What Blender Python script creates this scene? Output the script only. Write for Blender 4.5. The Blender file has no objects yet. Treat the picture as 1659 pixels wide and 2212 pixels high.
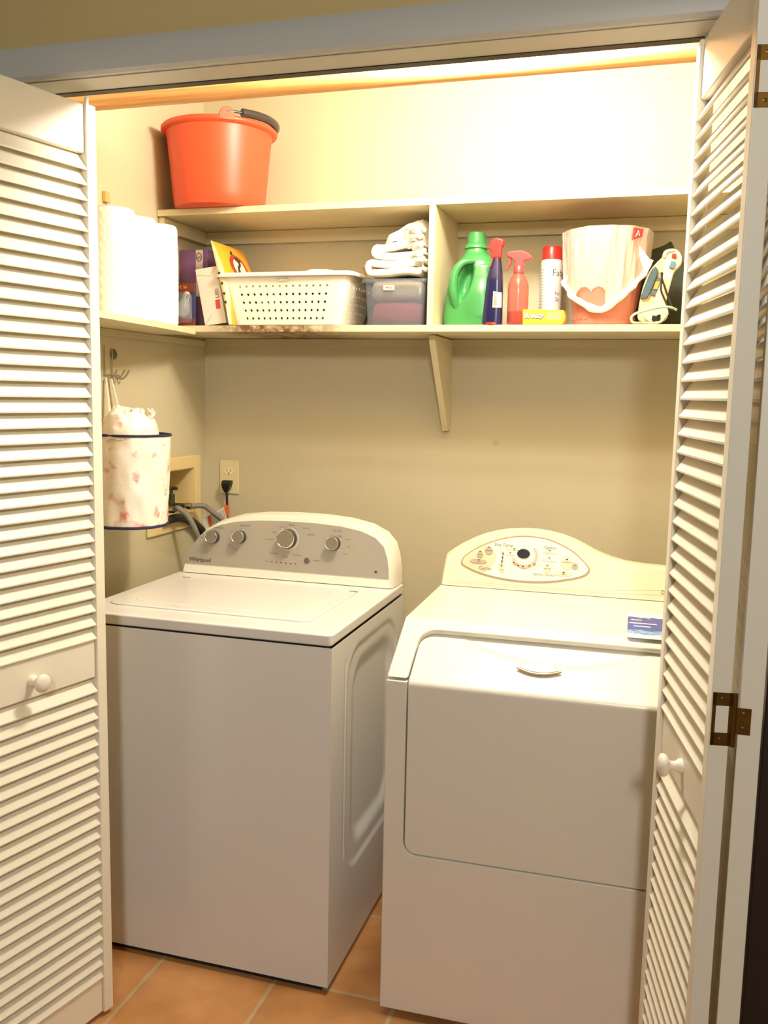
import bpy, bmesh, math, random
from mathutils import Vector, Matrix, noise
R = random.Random(7)
S = bpy.context.scene
PI = math.pi
# ------------------------------------------------------------------ camera
CAM = Vector((1.4955, -2.8125, 1.4606))
RT = Vector((0.956239, 0.291915, 0.019820)); UP = Vector((-0.056177, 0.116697, 0.991578)); FW = Vector((-0.287144, 0.949298, -0.127989))
FPX = 1966.41
cd = bpy.data.cameras.new('camera'); cam = bpy.data.objects.new('camera', cd); S.collection.objects.link(cam)
cd.sensor_fit = 'VERTICAL'; cd.sensor_height = 36.0; cd.lens = 36.0 * FPX / 2212.0; cd.clip_start = 0.02
cam.matrix_world = Matrix(((RT.x, UP.x, -FW.x, CAM.x), (RT.y, UP.y, -FW.y, CAM.y), (RT.z, UP.z, -FW.z, CAM.z), (0, 0, 0, 1)))
S.camera = cam
# ------------------------------------------------------------------ colour management, world
S.view_settings.view_transform = 'Standard'; S.view_settings.look = 'None'
S.view_settings.exposure = 0.0; S.view_settings.gamma = 1.0; S.view_settings.use_curve_mapping = False
W = bpy.data.worlds.new('room_ambience'); S.world = W; W.use_nodes = True
W.node_tree.nodes['Background'].inputs[0].default_value = (1.0, 0.93, 0.80, 1)
W.node_tree.nodes['Background'].inputs[1].default_value = 0.09
# ------------------------------------------------------------------ lights
LAMP = Vector((1.13, -0.86, 2.285))
def lamp(name, kind, loc, energy, color, radius=0.1, rot=None, size=None):
    d = bpy.data.lights.new(name, kind); d.energy = energy; d.color = color
    if kind == 'AREA': d.shape = 'DISK'; d.size = size
    else: d.shadow_soft_size = radius
    o = bpy.data.objects.new(name, d); o.location = loc
    if rot: o.rotation_euler = rot
    S.collection.objects.link(o); return o
lamp('closet_bulb_light', 'POINT', LAMP, 70, (1.0, 0.965, 0.87), 0.10)
hall = lamp('hallway_ceiling_light', 'AREA', (1.8, -4.15, 2.36), 40, (1.0, 0.98, 0.92), size=0.28)
hall.rotation_euler = (Vector((0.9, -1.0, 1.5)) - hall.location).to_track_quat('-Z', 'Y').to_euler()

# ------------------------------------------------------------------ helpers
def lin(c):
    return tuple((v / 12.92 if v <= 0.04045 else ((v + 0.055) / 1.055) ** 2.4) for v in [x / 255.0 for x in c]) + (1.0,)
def mat(name, rgb, rough=0.5, metal=0.0, var=0.04, vscale=6.0, bump=0.0, bscale=60.0, spec=0.5, trans=0.0, coat=0.0, sss=0.0, clear=0.0):
    m = bpy.data.materials.new(name); m.use_nodes = True; nt = m.node_tree; N = nt.nodes; L = nt.links
    b = N['Principled BSDF']; c = lin(rgb)
    tc = N.new('ShaderNodeTexCoord'); nz = N.new('ShaderNodeTexNoise'); nz.inputs['Scale'].default_value = vscale; nz.inputs['Detail'].default_value = 5
    L.new(tc.outputs['Object'], nz.inputs['Vector'])
    mx = N.new('ShaderNodeMix'); mx.data_type = 'RGBA'
    mx.inputs[6].default_value = tuple(max(0, v * (1 - var)) for v in c[:3]) + (1,); mx.inputs[7].default_value = tuple(min(1, v * (1 + var)) for v in c[:3]) + (1,)
    L.new(nz.outputs['Fac'], mx.inputs[0]); L.new(mx.outputs[2], b.inputs['Base Color'])
    b.inputs['Roughness'].default_value = rough; b.inputs['Metallic'].default_value = metal
    b.inputs['Specular IOR Level'].default_value = spec; b.inputs['Coat Weight'].default_value = coat
    if trans: b.inputs['Transmission Weight'].default_value = trans
    if bump:
        n2 = N.new('ShaderNodeTexNoise'); n2.inputs['Scale'].default_value = bscale; n2.inputs['Detail'].default_value = 4
        bp = N.new('ShaderNodeBump'); bp.inputs['Strength'].default_value = bump; bp.inputs['Distance'].default_value = 0.002
        L.new(tc.outputs['Object'], n2.inputs['Vector']); L.new(n2.outputs['Fac'], bp.inputs['Height']); L.new(bp.outputs['Normal'], b.inputs['Normal'])
    if clear:
        tr = N.new('ShaderNodeBsdfTransparent'); ms = N.new('ShaderNodeMixShader'); ms.inputs[0].default_value = clear
        out = N['Material Output']; L.new(b.outputs[0], ms.inputs[1]); L.new(tr.outputs[0], ms.inputs[2]); L.new(ms.outputs[0], out.inputs['Surface'])
    m['col'] = c
    return m

class MB:
    def __init__(s): s.v = []; s.f = []; s.m = []; s.mi = 0
    def add(s, vs, fs, M=None):
        o = len(s.v)
        s.v += [tuple(M @ Vector(v)) if M else tuple(v) for v in vs]
        s.f += [tuple(i + o for i in f) for f in fs]; s.m += [s.mi] * len(fs)
        return s
    def box(s, a, b, M=None):
        x0, y0, z0 = a; x1, y1, z1 = b
        return s.add([(x0, y0, z0), (x1, y0, z0), (x1, y1, z0), (x0, y1, z0), (x0, y0, z1), (x1, y0, z1), (x1, y1, z1), (x0, y1, z1)],
                     [(3, 2, 1, 0), (4, 5, 6, 7), (0, 1, 5, 4), (1, 2, 6, 5), (2, 3, 7, 6), (3, 0, 4, 7)], M)
    def lathe(s, prof, c=(0, 0, 0), n=40, sx=1, sy=1, M=None, cap=True):
        vs = []; fs = []
        for r, z in prof:
            for k in range(n):
                a = 2 * PI * k / n; vs.append((c[0] + r * sx * math.cos(a), c[1] + r * sy * math.sin(a), c[2] + z))
        for i in range(len(prof) - 1):
            for k in range(n):
                k2 = (k + 1) % n; fs.append((i * n + k, i * n + k2, (i + 1) * n + k2, (i + 1) * n + k))
        if cap:
            if prof[0][0] > 1e-5: fs.append(tuple(range(n - 1, -1, -1)))
            if prof[-1][0] > 1e-5: fs.append(tuple((len(prof) - 1) * n + k for k in range(n)))
        return s.add(vs, fs, M)
    def tube(s, pts, r, n=12, closed=False, cap=True):
        P = [Vector(p) for p in pts]; m = len(P); vs = []; fs = []
        rr = r if isinstance(r, (list, tuple)) else [r] * m
        up = None
        for i, p in enumerate(P):
            a = P[(i - 1) % m] if (closed or i > 0) else P[0]; b = P[(i + 1) % m] if (closed or i < m - 1) else P[-1]
            t = (b - a).normalized()
            if up is None:
                up = t.orthogonal().normalized()
            up = (up - t * up.dot(t)).normalized(); sd = t.cross(up)
            for k in range(n):
                an = 2 * PI * k / n; vs.append(p + (up * math.cos(an) + sd * math.sin(an)) * rr[i])
        for i in range(m if closed else m - 1):
            j = (i + 1) % m
            for k in range(n):
                k2 = (k + 1) % n; fs.append((i * n + k, i * n + k2, j * n + k2, j * n + k))
        if cap and not closed: fs += [tuple(range(n - 1, -1, -1)), tuple((m - 1) * n + k for k in range(n))]
        return s.add(vs, fs)
    def prism(s, poly, f, d0, d1):      # poly 2D, f(u,v,d) -> 3D
        n = len(poly); vs = [f(u, v, d0) for u, v in poly] + [f(u, v, d1) for u, v in poly]
        fs = [tuple(range(n - 1, -1, -1)), tuple(range(n, 2 * n))] + [(i, (i + 1) % n, n + (i + 1) % n, n + i) for i in range(n)]
        return s.add(vs, fs)
    def grid(s, fn, nu, nv, cu=False, cv=False):
        vs = [fn(i / (nu if cu else nu - 1), j / (nv if cv else nv - 1)) for j in range(nv) for i in range(nu)]
        fs = []
        for j in range(nv if cv else nv - 1):
            for i in range(nu if cu else nu - 1):
                i2 = (i + 1) % nu; j2 = (j + 1) % nv; fs.append((j * nu + i, j * nu + i2, j2 * nu + i2, j2 * nu + i))
        return s.add(vs, fs)
    def poly(s, pts): return s.add(pts, [tuple(range(len(pts)))])
    def text(s, body, size, O, X, U, align='CENTER', depth=0.0, bold=0.0, shear=0.0):
        c = bpy.data.curves.new('t', 'FONT'); c.body = body; c.size = size; c.align_x = align; c.align_y = 'CENTER'; c.resolution_u = 2
        c.offset = bold; c.shear = shear
        o = bpy.data.objects.new('t', c); S.collection.objects.link(o)
        bpy.context.view_layer.update()
        me = bpy.data.meshes.new_from_object(o.evaluated_get(bpy.context.evaluated_depsgraph_get()))
        O = Vector(O); X = Vector(X).normalized(); U = Vector(U).normalized()
        s.add([O + X * v.co.x + U * v.co.y for v in me.vertices], [tuple(p.vertices) for p in me.polygons])
        bpy.data.objects.remove(o); bpy.data.curves.remove(c); bpy.data.meshes.remove(me)
        return s
    def build(s, name, mats, parent=None, bevel=0.0, seg=2, sub=0, solid=0.0, smooth=35, loc=None, fix=True, soff=-1):
        me = bpy.data.meshes.new(name); me.from_pydata(s.v, [], s.f)
        ms = mats if isinstance(mats, (list, tuple)) else [mats]
        for m in ms: me.materials.append(m)
        for p, k in zip(me.polygons, s.m): p.material_index = k
        if fix:
            bm = bmesh.new(); bm.from_mesh(me); bmesh.ops.remove_doubles(bm, verts=bm.verts, dist=1e-6)
            bmesh.ops.recalc_face_normals(bm, faces=bm.faces); bm.to_mesh(me); bm.free()
        o = bpy.data.objects.new(name, me); S.collection.objects.link(o)
        if parent: o.parent = parent
        if loc: o.location = loc
        if smooth:
            me.shade_smooth()
            if not sub: me.set_sharp_from_angle(angle=math.radians(smooth))
        if solid:
            md = o.modifiers.new('solid', 'SOLIDIFY'); md.thickness = solid; md.offset = soff
        if bevel:
            md = o.modifiers.new('bevel', 'BEVEL'); md.width = bevel; md.segments = seg; md.limit_method = 'ANGLE'; md.angle_limit = math.radians(30)
            md.harden_normals = True
        if sub:
            md = o.modifiers.new('sub', 'SUBSURF'); md.levels = sub; md.render_levels = sub
        return o
def tag(o, label, cat=None, group=None, kind=None):
    o['label'] = label
    if cat: o['category'] = cat
    if group: o['group'] = group
    if kind: o['kind'] = kind
    return o
def root(name, label, cat, loc=(0, 0, 0), rz=0.0, group=None, kind=None):
    o = bpy.data.objects.new(name, None); S.collection.objects.link(o); o.location = loc; o.rotation_euler = (0, 0, rz)
    o.empty_display_size = 0.05
    return tag(o, label, cat, group, kind)
def struct(o, label, cat): return tag(o, label, cat, kind='structure')
def at(px, py, y):                       # point of depth y seen at a photo pixel
    d = FW + RT * ((px - 829.5) / FPX) + UP * ((1106 - py) / FPX); return CAM + d * ((y - CAM.y) / d.y)
def atx(px, py, x):
    d = FW + RT * ((px - 829.5) / FPX) + UP * ((1106 - py) / FPX); return CAM + d * ((x - CAM.x) / d.x)
def rrect(x0, y0, x1, y1, r, n=6):
    out = []
    for cx, cy, a0 in ((x1 - r, y1 - r, 0), (x0 + r, y1 - r, PI / 2), (x0 + r, y0 + r, PI), (x1 - r, y0 + r, 1.5 * PI)):
        for k in range(n + 1):
            a = a0 + PI / 2 * k / n; out.append((cx + r * math.cos(a), cy + r * math.sin(a)))
    return out
def smooth_path(pts, k=6, closed=False):
    P = [Vector(p) for p in pts]; out = []; n = len(P)
    for i in range(n if closed else n - 1):
        g = lambda j: P[j % n] if closed else P[max(0, min(n - 1, j))]
        p0, p1, p2, p3 = g(i - 1), g(i), g(i + 1), g(i + 2)
        for j in range(k):
            t = j / k
            out.append(0.5 * ((2 * p1) + (p2 - p0) * t + (2 * p0 - 5 * p1 + 4 * p2 - p3) * t * t + (3 * p1 - p0 - 3 * p2 + p3) * t ** 3))
    if not closed: out.append(P[-1])
    return out
def sstep(a, b, x):
    t = max(0.0, min(1.0, (x - a) / (b - a))); return t * t * (3 - 2 * t)

# ------------------------------------------------------------------ materials
CREAM = mat('cream_wall_paint', (194, 183, 152), 0.6, var=0.05, vscale=3, bump=0.15, bscale=90)
TANW = mat('tan_hall_wall_paint', (196, 170, 114), 0.7, var=0.04, bump=0.2, bscale=120)
TRIM = mat('grey_white_trim_paint', (188, 184, 174), 0.45, var=0.03, bump=0.05)
DOORP = mat('white_door_paint', (236, 227, 206), 0.38, var=0.02, vscale=10, bump=0.08, bscale=40)
SHELFP = mat('cream_shelf_paint', (214, 201, 164), 0.5, var=0.05, bump=0.1)
CEIL = mat('closet_ceiling_paint', (225, 215, 190), 0.8)
DARKW = mat('dark_brown_wood', (44, 26, 18), 0.5, var=0.25, vscale=12)
ENAMEL = mat('white_enamel', (226, 223, 218), 0.22, var=0.01, vscale=4, spec=0.5, coat=0.2)
ENAMELD = mat('dryer_white_enamel', (226, 221, 208), 0.24, var=0.01, vscale=4, spec=0.5, coat=0.2)
PLASW = mat('white_appliance_plastic', (236, 230, 214), 0.35, var=0.01)
BLACK = mat('black_plastic', (22, 21, 20), 0.35)
DGAP = mat('dark_gap', (30, 28, 26), 0.8)
BRASS = mat('antique_brass', (118, 84, 32), 0.42, 0.85, var=0.35, vscale=60)
STEEL = mat('steel', (180, 176, 168), 0.3, 0.9)
CHROME = mat('chrome', (225, 222, 215), 0.12, 1.0)
DTEXT = mat('dark_print', (60, 52, 48), 0.6, var=0)
WTEXT = mat('white_print', (245, 242, 235), 0.5, var=0)

def wood_mat():
    m = mat('orange_pine', (214, 150, 84), 0.45); nt = m.node_tree; N = nt.nodes; L = nt.links
    mp = N.new('ShaderNodeMapping'); mp.inputs['Scale'].default_value = (0.6, 26, 26)
    wv = N.new('ShaderNodeTexNoise'); wv.inputs['Scale'].default_value = 6; wv.inputs['Detail'].default_value = 8
    tc = [n for n in N if n.type == 'TEX_COORD'][0]; L.new(tc.outputs['Object'], mp.inputs[0]); L.new(mp.outputs[0], wv.inputs['Vector'])
    cr = N.new('ShaderNodeValToRGB'); cr.color_ramp.elements[0].color = lin((200, 142, 88)); cr.color_ramp.elements[1].color = lin((228, 178, 124))
    cr.color_ramp.elements[0].position = .35; cr.color_ramp.elements[1].position = .65
    L.new(wv.outputs['Fac'], cr.inputs[0]); L.new(cr.outputs[0], N['Principled BSDF'].inputs['Base Color']); return m
PINE = wood_mat()
def stain_mat():
    m = mat('water_stained_shelf_paint', (214, 201, 164), 0.5, bump=0.1); nt = m.node_tree; N = nt.nodes; L = nt.links
    b = N['Principled BSDF']; src = b.inputs['Base Color'].links[0].from_socket
    tc = [n for n in N if n.type == 'TEX_COORD'][0]
    sp = N.new('ShaderNodeSeparateXYZ'); L.new(tc.outputs['Object'], sp.inputs[0])
    a = N.new('ShaderNodeMapRange'); a.interpolation_type = 'SMOOTHSTEP'; a.inputs[1].default_value = .13; a.inputs[2].default_value = .30; L.new(sp.outputs['X'], a.inputs[0])
    c = N.new('ShaderNodeMapRange'); c.interpolation_type = 'SMOOTHSTEP'; c.inputs[1].default_value = .68; c.inputs[2].default_value = .45; L.new(sp.outputs['X'], c.inputs[0])
    n = N.new('ShaderNodeTexNoise'); n.inputs['Scale'].default_value = 28; n.inputs['Detail'].default_value = 8; n.inputs['Roughness'].default_value = .7
    L.new(tc.outputs['Object'], n.inputs['Vector'])
    nr = N.new('ShaderNodeMapRange'); nr.inputs[1].default_value = .32; nr.inputs[2].default_value = .56; L.new(n.outputs['Fac'], nr.inputs[0])
    m1 = N.new('ShaderNodeMath'); m1.operation = 'MULTIPLY'; L.new(a.outputs[0], m1.inputs[0]); L.new(c.outputs[0], m1.inputs[1])
    m2 = N.new('ShaderNodeMath'); m2.operation = 'MULTIPLY'; L.new(m1.outputs[0], m2.inputs[0]); L.new(nr.outputs[0], m2.inputs[1])
    mx = N.new('ShaderNodeMix'); mx.data_type = 'RGBA'; mx.inputs[7].default_value = lin((104, 66, 32)); L.new(m2.outputs[0], mx.inputs[0]); L.new(src, mx.inputs[6])
    L.new(mx.outputs[2], b.inputs['Base Color']); return m
STAIN = stain_mat()
def tile_mat():
    m = bpy.data.materials.new('terracotta_floor_tile'); m.use_nodes = True; nt = m.node_tree; N = nt.nodes; L = nt.links; b = N['Principled BSDF']
    tc = N.new('ShaderNodeTexCoord'); mp = N.new('ShaderNodeMapping'); mp.inputs['Location'].default_value = (-0.337 + 0.31, 0.855 - 0.339 * 0, 0)
    br = N.new('ShaderNodeTexBrick'); br.offset = 0.0; br.inputs['Scale'].default_value = 1.0; br.inputs['Brick Width'].default_value = 0.31; br.inputs['Row Height'].default_value = 0.339
    br.inputs['Mortar Size'].default_value = 0.0065; br.inputs['Mortar Smooth'].default_value = 0.3; br.inputs['Bias'].default_value = 0
    br.inputs['Color1'].default_value = lin((204, 150, 98)); br.inputs['Color2'].default_value = lin((186, 136, 86)); br.inputs['Mortar'].default_value = lin((196, 174, 134))
    n1 = N.new('ShaderNodeTexNoise'); n1.inputs['Scale'].default_value = 7; n1.inputs['Detail'].default_value = 7
    cr = N.new('ShaderNodeValToRGB'); cr.color_ramp.elements[0].position = .3; cr.color_ramp.elements[1].position = .72
    cr.color_ramp.elements[0].color = (0.72, 0.60, 0.46, 1); cr.color_ramp.elements[1].color = (1.12, 1.10, 1.05, 1)
    mx = N.new('ShaderNodeMix'); mx.data_type = 'RGBA'; mx.blend_type = 'MULTIPLY'; mx.inputs[0].default_value = 0.9
    bp = N.new('ShaderNodeBump'); bp.inputs['Strength'].default_value = .35; bp.inputs['Distance'].default_value = .004; bp.invert = True
    for s, d in ((tc.outputs['Object'], mp.inputs[0]), (mp.outputs[0], br.inputs['Vector']), (tc.outputs['Object'], n1.inputs['Vector']), (n1.outputs['Fac'], cr.inputs[0]),
                 (br.outputs['Color'], mx.inputs[6]), (cr.outputs[0], mx.inputs[7]), (mx.outputs[2], b.inputs['Base Color']), (br.outputs['Fac'], bp.inputs['Height']), (bp.outputs[0], b.inputs['Normal'])):
        L.new(s, d)
    b.inputs['Roughness'].default_value = .42
    return m
TILE = tile_mat()

# ------------------------------------------------------------------ the room shell
XR = 1.86; ZC = 2.44; YF = -1.08; YH = -1.17; OL = 0.15; OR = 1.69; ZO = 2.07
o = MB().box((-1.2, -5.2, -0.12), (3.6, 0.12, 0)).build('floor', TILE); struct(o, 'square terracotta floor tiles with pale grout', 'floor')
o = MB().box((-0.12, 0, 0), (XR + 0.12, 0.12, ZC)).build('wall_back', CREAM); struct(o, 'cream back wall of the laundry closet', 'wall')
# left wall with the hole of the washing machine valve box
by0, by1, bz0, bz1 = -0.335, -0.09, 1.055, 1.205
m = MB()
m.box((-0.12, YF, 0), (0, by0, ZC)).box((-0.12, by1, 0), (0, 0, ZC)).box((-0.12, by0, 0), (0, by1, bz0)).box((-0.12, by0, bz1), (0, by1, ZC))
o = m.build('wall_left', CREAM); struct(o, 'cream left side wall of the closet', 'wall')
o = MB().box((XR, YF, 0), (XR + 0.12, 0, ZC)).build('wall_right', CREAM); struct(o, 'cream right side wall of the closet', 'wall')
o = MB().box((-0.12, YF, ZC), (XR + 0.12, 0.12, ZC + 0.1)).build('ceiling', CEIL); struct(o, 'closet ceiling', 'ceiling')
m = MB().box((-1.2, YH, 0), (OL - .02, YF, 2.62)).box((OR + .02, YH, 0), (3.6, YF, 2.62)).box((OL - .02, YH, ZO + .02), (OR + .02, YF, 2.62))
o = m.build('wall_front', TANW); struct(o, 'tan hallway wall above the closet opening', 'wall')
m = MB().box((OL - .02, YH, ZO), (OR + .02, YF, ZO + .02)).box((OL - .02, YH, 0), (OL, YF, ZO))
o = m.build('trim_1', TRIM, bevel=0.001); struct(o, 'painted head jamb lining the closet opening', 'trim')
m = MB()
prof = [(0, 0), (-0.012, 0), (-0.018, 0.006), (-0.02, 0.02), (-0.018, 0.05), (-0.012, 0.064), (0, 0.068)]
m.prism([(y, z) for y, z in prof], lambda u, v, d: (d, YH + u, ZO + v + .002), -0.9, OR + .02)
o = m.build('trim_2', TRIM); struct(o, 'grey-white head casing above the bifold doors', 'trim')
m = MB().box((OR, YH - .022, 0), (OR + .11, YF, ZO + .07))
o = m.build('trim_3', DARKW, bevel=.003); struct(o, 'dark brown upright at the right edge of the opening', 'trim')
m = MB().box((OL, -1.104, ZO - .0015), (OR, -1.083, ZO))
o = m.build('trim_4', mat('dark_track_metal', (58, 50, 44), .5, .6)); struct(o, 'dark bifold door track under the head jamb', 'trim')

# ------------------------------------------------------------------ closet rod and lamp
r = root('closet_rod', 'orange pine closet rod just behind the door header', 'rod', (0, -0.75, 2.167))
M = Matrix.Rotation(PI / 2, 4, 'Y')
MB().lathe([(0.0185, 0.004), (0.0185, XR - 0.004)], n=32, M=M).build('pole', PINE, r)
for x in (0.0, XR - .012): MB().lathe([(0.034, x), (0.034, x + .006), (0.024, x + .012)], n=24, M=M).build('socket', SHELFP, r)
r = root('ceiling_light', 'bare bulb light on the closet ceiling behind the header', 'lamp', (LAMP.x, LAMP.y, ZC))
MB().lathe([(.055, 0), (.055, -.02), (.03, -.035), (.022, -.075), (0, -.075)], n=32).build('lamp_base', PLASW, r)
gb = bpy.data.materials.new('glowing_bulb_glass'); gb.use_nodes = True
gb.node_tree.nodes['Principled BSDF'].inputs['Emission Color'].default_value = (1, .86, .62, 1); gb.node_tree.nodes['Principled BSDF'].inputs['Emission Strength'].default_value = 6
MB().lathe([(.013, -.076), (.014, -.09), (.0, -.091)], n=24).build('bulb', gb, r)

# ------------------------------------------------------------------ bifold doors
def door_panel(parent, p0, ang, flip, zt, ztr, zmr, zmb, width, knob_s, T=0.028, name='lead_panel', knob=True):
    # local x: from far end (0) towards the near end, local y: +y = thickness away from the visible face
    e = bpy.data.objects.new(name, None); S.collection.objects.link(e); e.parent = parent; e.empty_display_size = .05
    ca = Vector((-math.sin(ang), -math.cos(ang), 0)); nrm = Vector((math.cos(ang), -math.sin(ang), 0)) * flip
    e.matrix_world = Matrix(((ca.x, -nrm.x, 0, p0[0]), (ca.y, -nrm.y, 0, p0[1]), (0, 0, 1, 0), (0, 0, 0, 1)))
    sw = 0.026; x0 = -0.026; x1 = x0 + width; rec = .006
    for a in (x0, x1 - sw): MB().box((a, 0, .012), (a + sw, T, zt)).build('stile', DOORP, e, bevel=.0015)
    zb = .102
    for z0, z1 in ((ztr, zt), (zmb, zmr), (.012, zb)):
        m = MB().box((x0 + sw, rec, z0), (x1 - sw, T - rec, z1))
        m.build('rail', DOORP, e, bevel=.0035, seg=2)
    m = MB(); pitch = .0313; th = math.radians(57)
    for za, zz in ((zmr, ztr), (zb, zmb)):
        n = int(round((zz - za) / pitch)); pp = (zz - za) / n
        for k in range(n):
            zc = za + (k + .5) * pp; L2 = .0213; t2 = .0027; ym = T / 2
            dy, dz = math.cos(th) * L2, math.sin(th) * L2; ny, nz = -math.sin(th) * t2, math.cos(th) * t2
            P = []
            for sx in (x0 + sw, x1 - sw):
                for (a, b) in ((-1, -.35), (-.9, -1), (1, -1), (1, 1), (-.9, 1), (-1, .35)):
                    P.append((sx, ym + a * dy + b * ny, zc + a * dz + b * nz))
            m.add(P, [(5, 4, 3, 2, 1, 0), (6, 7, 8, 9, 10, 11)] + [(i, (i + 1) % 6, 6 + (i + 1) % 6, 6 + i) for i in range(6)])
    m.build('louvres', DOORP, e, smooth=20)
    if knob:
        kz = (zmr + zmb) / 2 + knob[1]
        k = MB().lathe([(.0125, -rec), (.012, -.001), (.0080, .004), (.0072, .011), (.010, .0155), (.0165, .0185), (.0192, .023), (.0186, .028), (.012, .032), (0, .033)], n=32, M=Matrix.Translation((knob_s, 0, kz)) @ Matrix.Rotation(PI / 2, 4, 'X'))
        k.build('knob', DOORP, e, smooth=60)
    MB().lathe([(.0045, 0), (.0045, .018)], c=(x0 + .012, T / 2, zt), n=12).build('pivot_pin', mat('white_nylon', (225, 220, 205), .5), e)
    return e
d1 = root('door_1', 'left white louvred bifold door folded open', 'door', (0.2, -1.12, 0), kind='structure')
d2 = root('door_2', 'right white louvred bifold door folded open, brass hinges showing', 'door', (1.66, -1.12, 0), kind='structure')
bpy.context.view_layer.update()
def fixp(e, par):
    mw = e.matrix_world.copy(); e.matrix_parent_inverse = Matrix.Identity(4); bpy.context.view_layer.update(); e.matrix_world = mw
def panel(par, *a, **k):
    e = door_panel(par, *a, **k); bpy.context.view_layer.update()
    return e
def place(par, e, M): pass
for par, args, kw in (
    (d1, ((.3239, -1.1153), .2245, 1, 2.0425, 1.9443, .9115, .8219, .366, .170), dict(name='lead_panel', knob=(1, -.007))),
    (d1, ((.235, -1.112), .30, 1, 2.0425, 1.9443, .9115, .8219, .366, .157), dict(name='folded_panel', knob=None)),
    (d2, ((1.5207, -1.1216), -.1928, -1, 2.0603, 1.9621, .9031, .8135, .366, .164), dict(name='lead_panel', knob=(1, .0))),
    (d2, ((1.6225, -1.112), -.005, -1, 2.0603, 1.9621, .9031, .8135, .366, .164), dict(name='folded_panel', knob=None, T=.032))):
    e = door_panel(par, *args, **kw)
    e.location = e.location  # keep
    mw = e.matrix_world.copy()
    ca = Vector((-math.sin(args[1]), -math.cos(args[1]), 0)); nrm = Vector((math.cos(args[1]), -math.sin(args[1]), 0)) * args[2]
    W4 = Matrix(((ca.x, -nrm.x, 0, args[0][0] - par.location.x), (ca.y, -nrm.y, 0, args[0][1] - par.location.y), (0, 0, 1, 0), (0, 0, 0, 1)))
    e.matrix_parent_inverse = Matrix.Identity(4)
    if args[2] < 0:
        # keep a right-handed frame: mirror is baked in the mesh instead
        W4 = Matrix(((ca.x, nrm.x, 0, W4[0][3]), (ca.y, nrm.y, 0, W4[1][3]), (0, 0, 1, 0), (0, 0, 0, 1)))
        for ch in e.children:
            ch.data.transform(Matrix.Scale(-1, 4, (0, 1, 0))); ch.data.flip_normals()
    e.matrix_basis = W4
    if par is d1 and kw['name'] == 'lead_panel': pass
# hinges on the near edges of the right pair
def hinge(par, zc):
    e = bpy.data.objects.new('hinge', None); S.collection.objects.link(e); e.parent = par; e.empty_display_size = .02
    e.location = (1.6133 - par.location.x, -1.4498 - par.location.y, zc)
    m = MB(); h = .0395; w = .0265
    m.box((-w, -.0016, -h), (-w + .005, .0002, h)).box((-w, -.0016, h - .019), (0, .0002, h)).box((-w, -.0016, -h), (0, .0002, -h + .019)).box((-.003, -.0016, -h), (0, .0002, h))
    Mx = Matrix.Rotation(.1928, 4, 'Z')
    for i, v in enumerate(m.v): m.v[i] = tuple(Mx @ Vector(v))
    m.build('outer_leaf', BRASS, e)
    MB().lathe([(.0042, -h), (.0042, h)], c=(.0045, -.002, 0), n=14).build('knuckle', BRASS, e)
    MB().box((.006, -.0040, -.0195), (.0275, -.0024, .0195)).build('inner_leaf', BRASS, e)
    for x, z in ((-.013, h - .009), (-.013, -h + .009)):
        MB().lathe([(.003, .0), (.0, .0012)], n=12, M=Mx @ Matrix.Translation((x, -.0016, z)) @ Matrix.Rotation(PI / 2, 4, 'X')).build('screw', BRASS, e)
    for x, z in ((.017, .011), (.017, -.011)):
        MB().lathe([(.003, .0), (.0, .0012)], n=12, M=Matrix.Translation((x, -.0040, z)) @ Matrix.Rotation(PI / 2, 4, 'X')).build('screw', BRASS, e)
hinge(d2, 1.004); hinge(d2, 1.889)

# ------------------------------------------------------------------ shelves
ZU = 1.9993; ZL = 1.655; T = .019
r = root('wall_shelf', 'upper cream painted shelf carrying the orange bucket', 'shelf', (0, 0, ZU - T))
MB().box((.002, -.30, 0), (XR - .002, -.001, T)).build('board', SHELFP, r, bevel=.0015)
MB().box((.002, -.019, -.04), (XR - .002, -.001, -.001)).build('cleat', SHELFP, r, bevel=.001)
MB().box((.002, -.29, -.04), (.019, -.02, -.001)).build('side_cleat', SHELFP, r, bevel=.001)
r = root('wall_shelf', 'lower cream shelf along the back wall, water-stained front edge', 'shelf', (0, 0, ZL - T))
m = MB()
def lowf(u, v): return (0, 0, 0)
m.box((.002, -.313, 0), (XR - .002, -.001, T)); o = m.build('board', STAIN, r, bevel=.0015); o['label'] = 'shelf board with brown water stain on its front edge'
MB().box((.002, -.009, -.026), (XR - .002, -.001, -.001)).build('cleat', CREAM, r, bevel=.001)
r = root('wall_shelf', 'short cream shelf on the left wall under the paper towels', 'shelf', (0, 0, 1.628))
m = MB().prism([(.002, -.315), (.137, -.315), (.178, -.60), (.212, -.95), (.002, -.95)], lambda u, v, d: (u, v, d), 0, .0165)
m.build('board', SHELFP, r, bevel=.001)
MB().box((.002, -.94, -.020), (.009, -.012, -.001)).build('cleat', CREAM, r, bevel=.001)
o = MB().box((.8485, -.3, ZL + .0005), (.867, -.002, ZU - T - .0005)).build('shelf_divider', SHELFP, bevel=.001)
tag(o, 'cream upright board between the two long shelves', 'shelf divider')
m = MB().prism([(-.001, 1.632), (-.225, 1.632), (-.225, 1.615), (-.03, 1.352), (-.001, 1.352)], lambda u, v, d: (d, u, v), .838, .857)
o = m.build('shelf_bracket', SHELFP, bevel=.001); tag(o, 'painted triangular wood bracket under the lower shelf', 'bracket')

# ------------------------------------------------------------------ washer
wr = root('washing_machine', 'white top-load washer with grey knob console, left of the dryer', 'washing machine', (.7902, -.878, 0), .0054)
WW, WD, ZB, ZLID = .699, .63, .875, .905
SILV = mat('silver_console_panel', (180, 173, 160), 0.38, 0.35, var=0.02)
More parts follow.
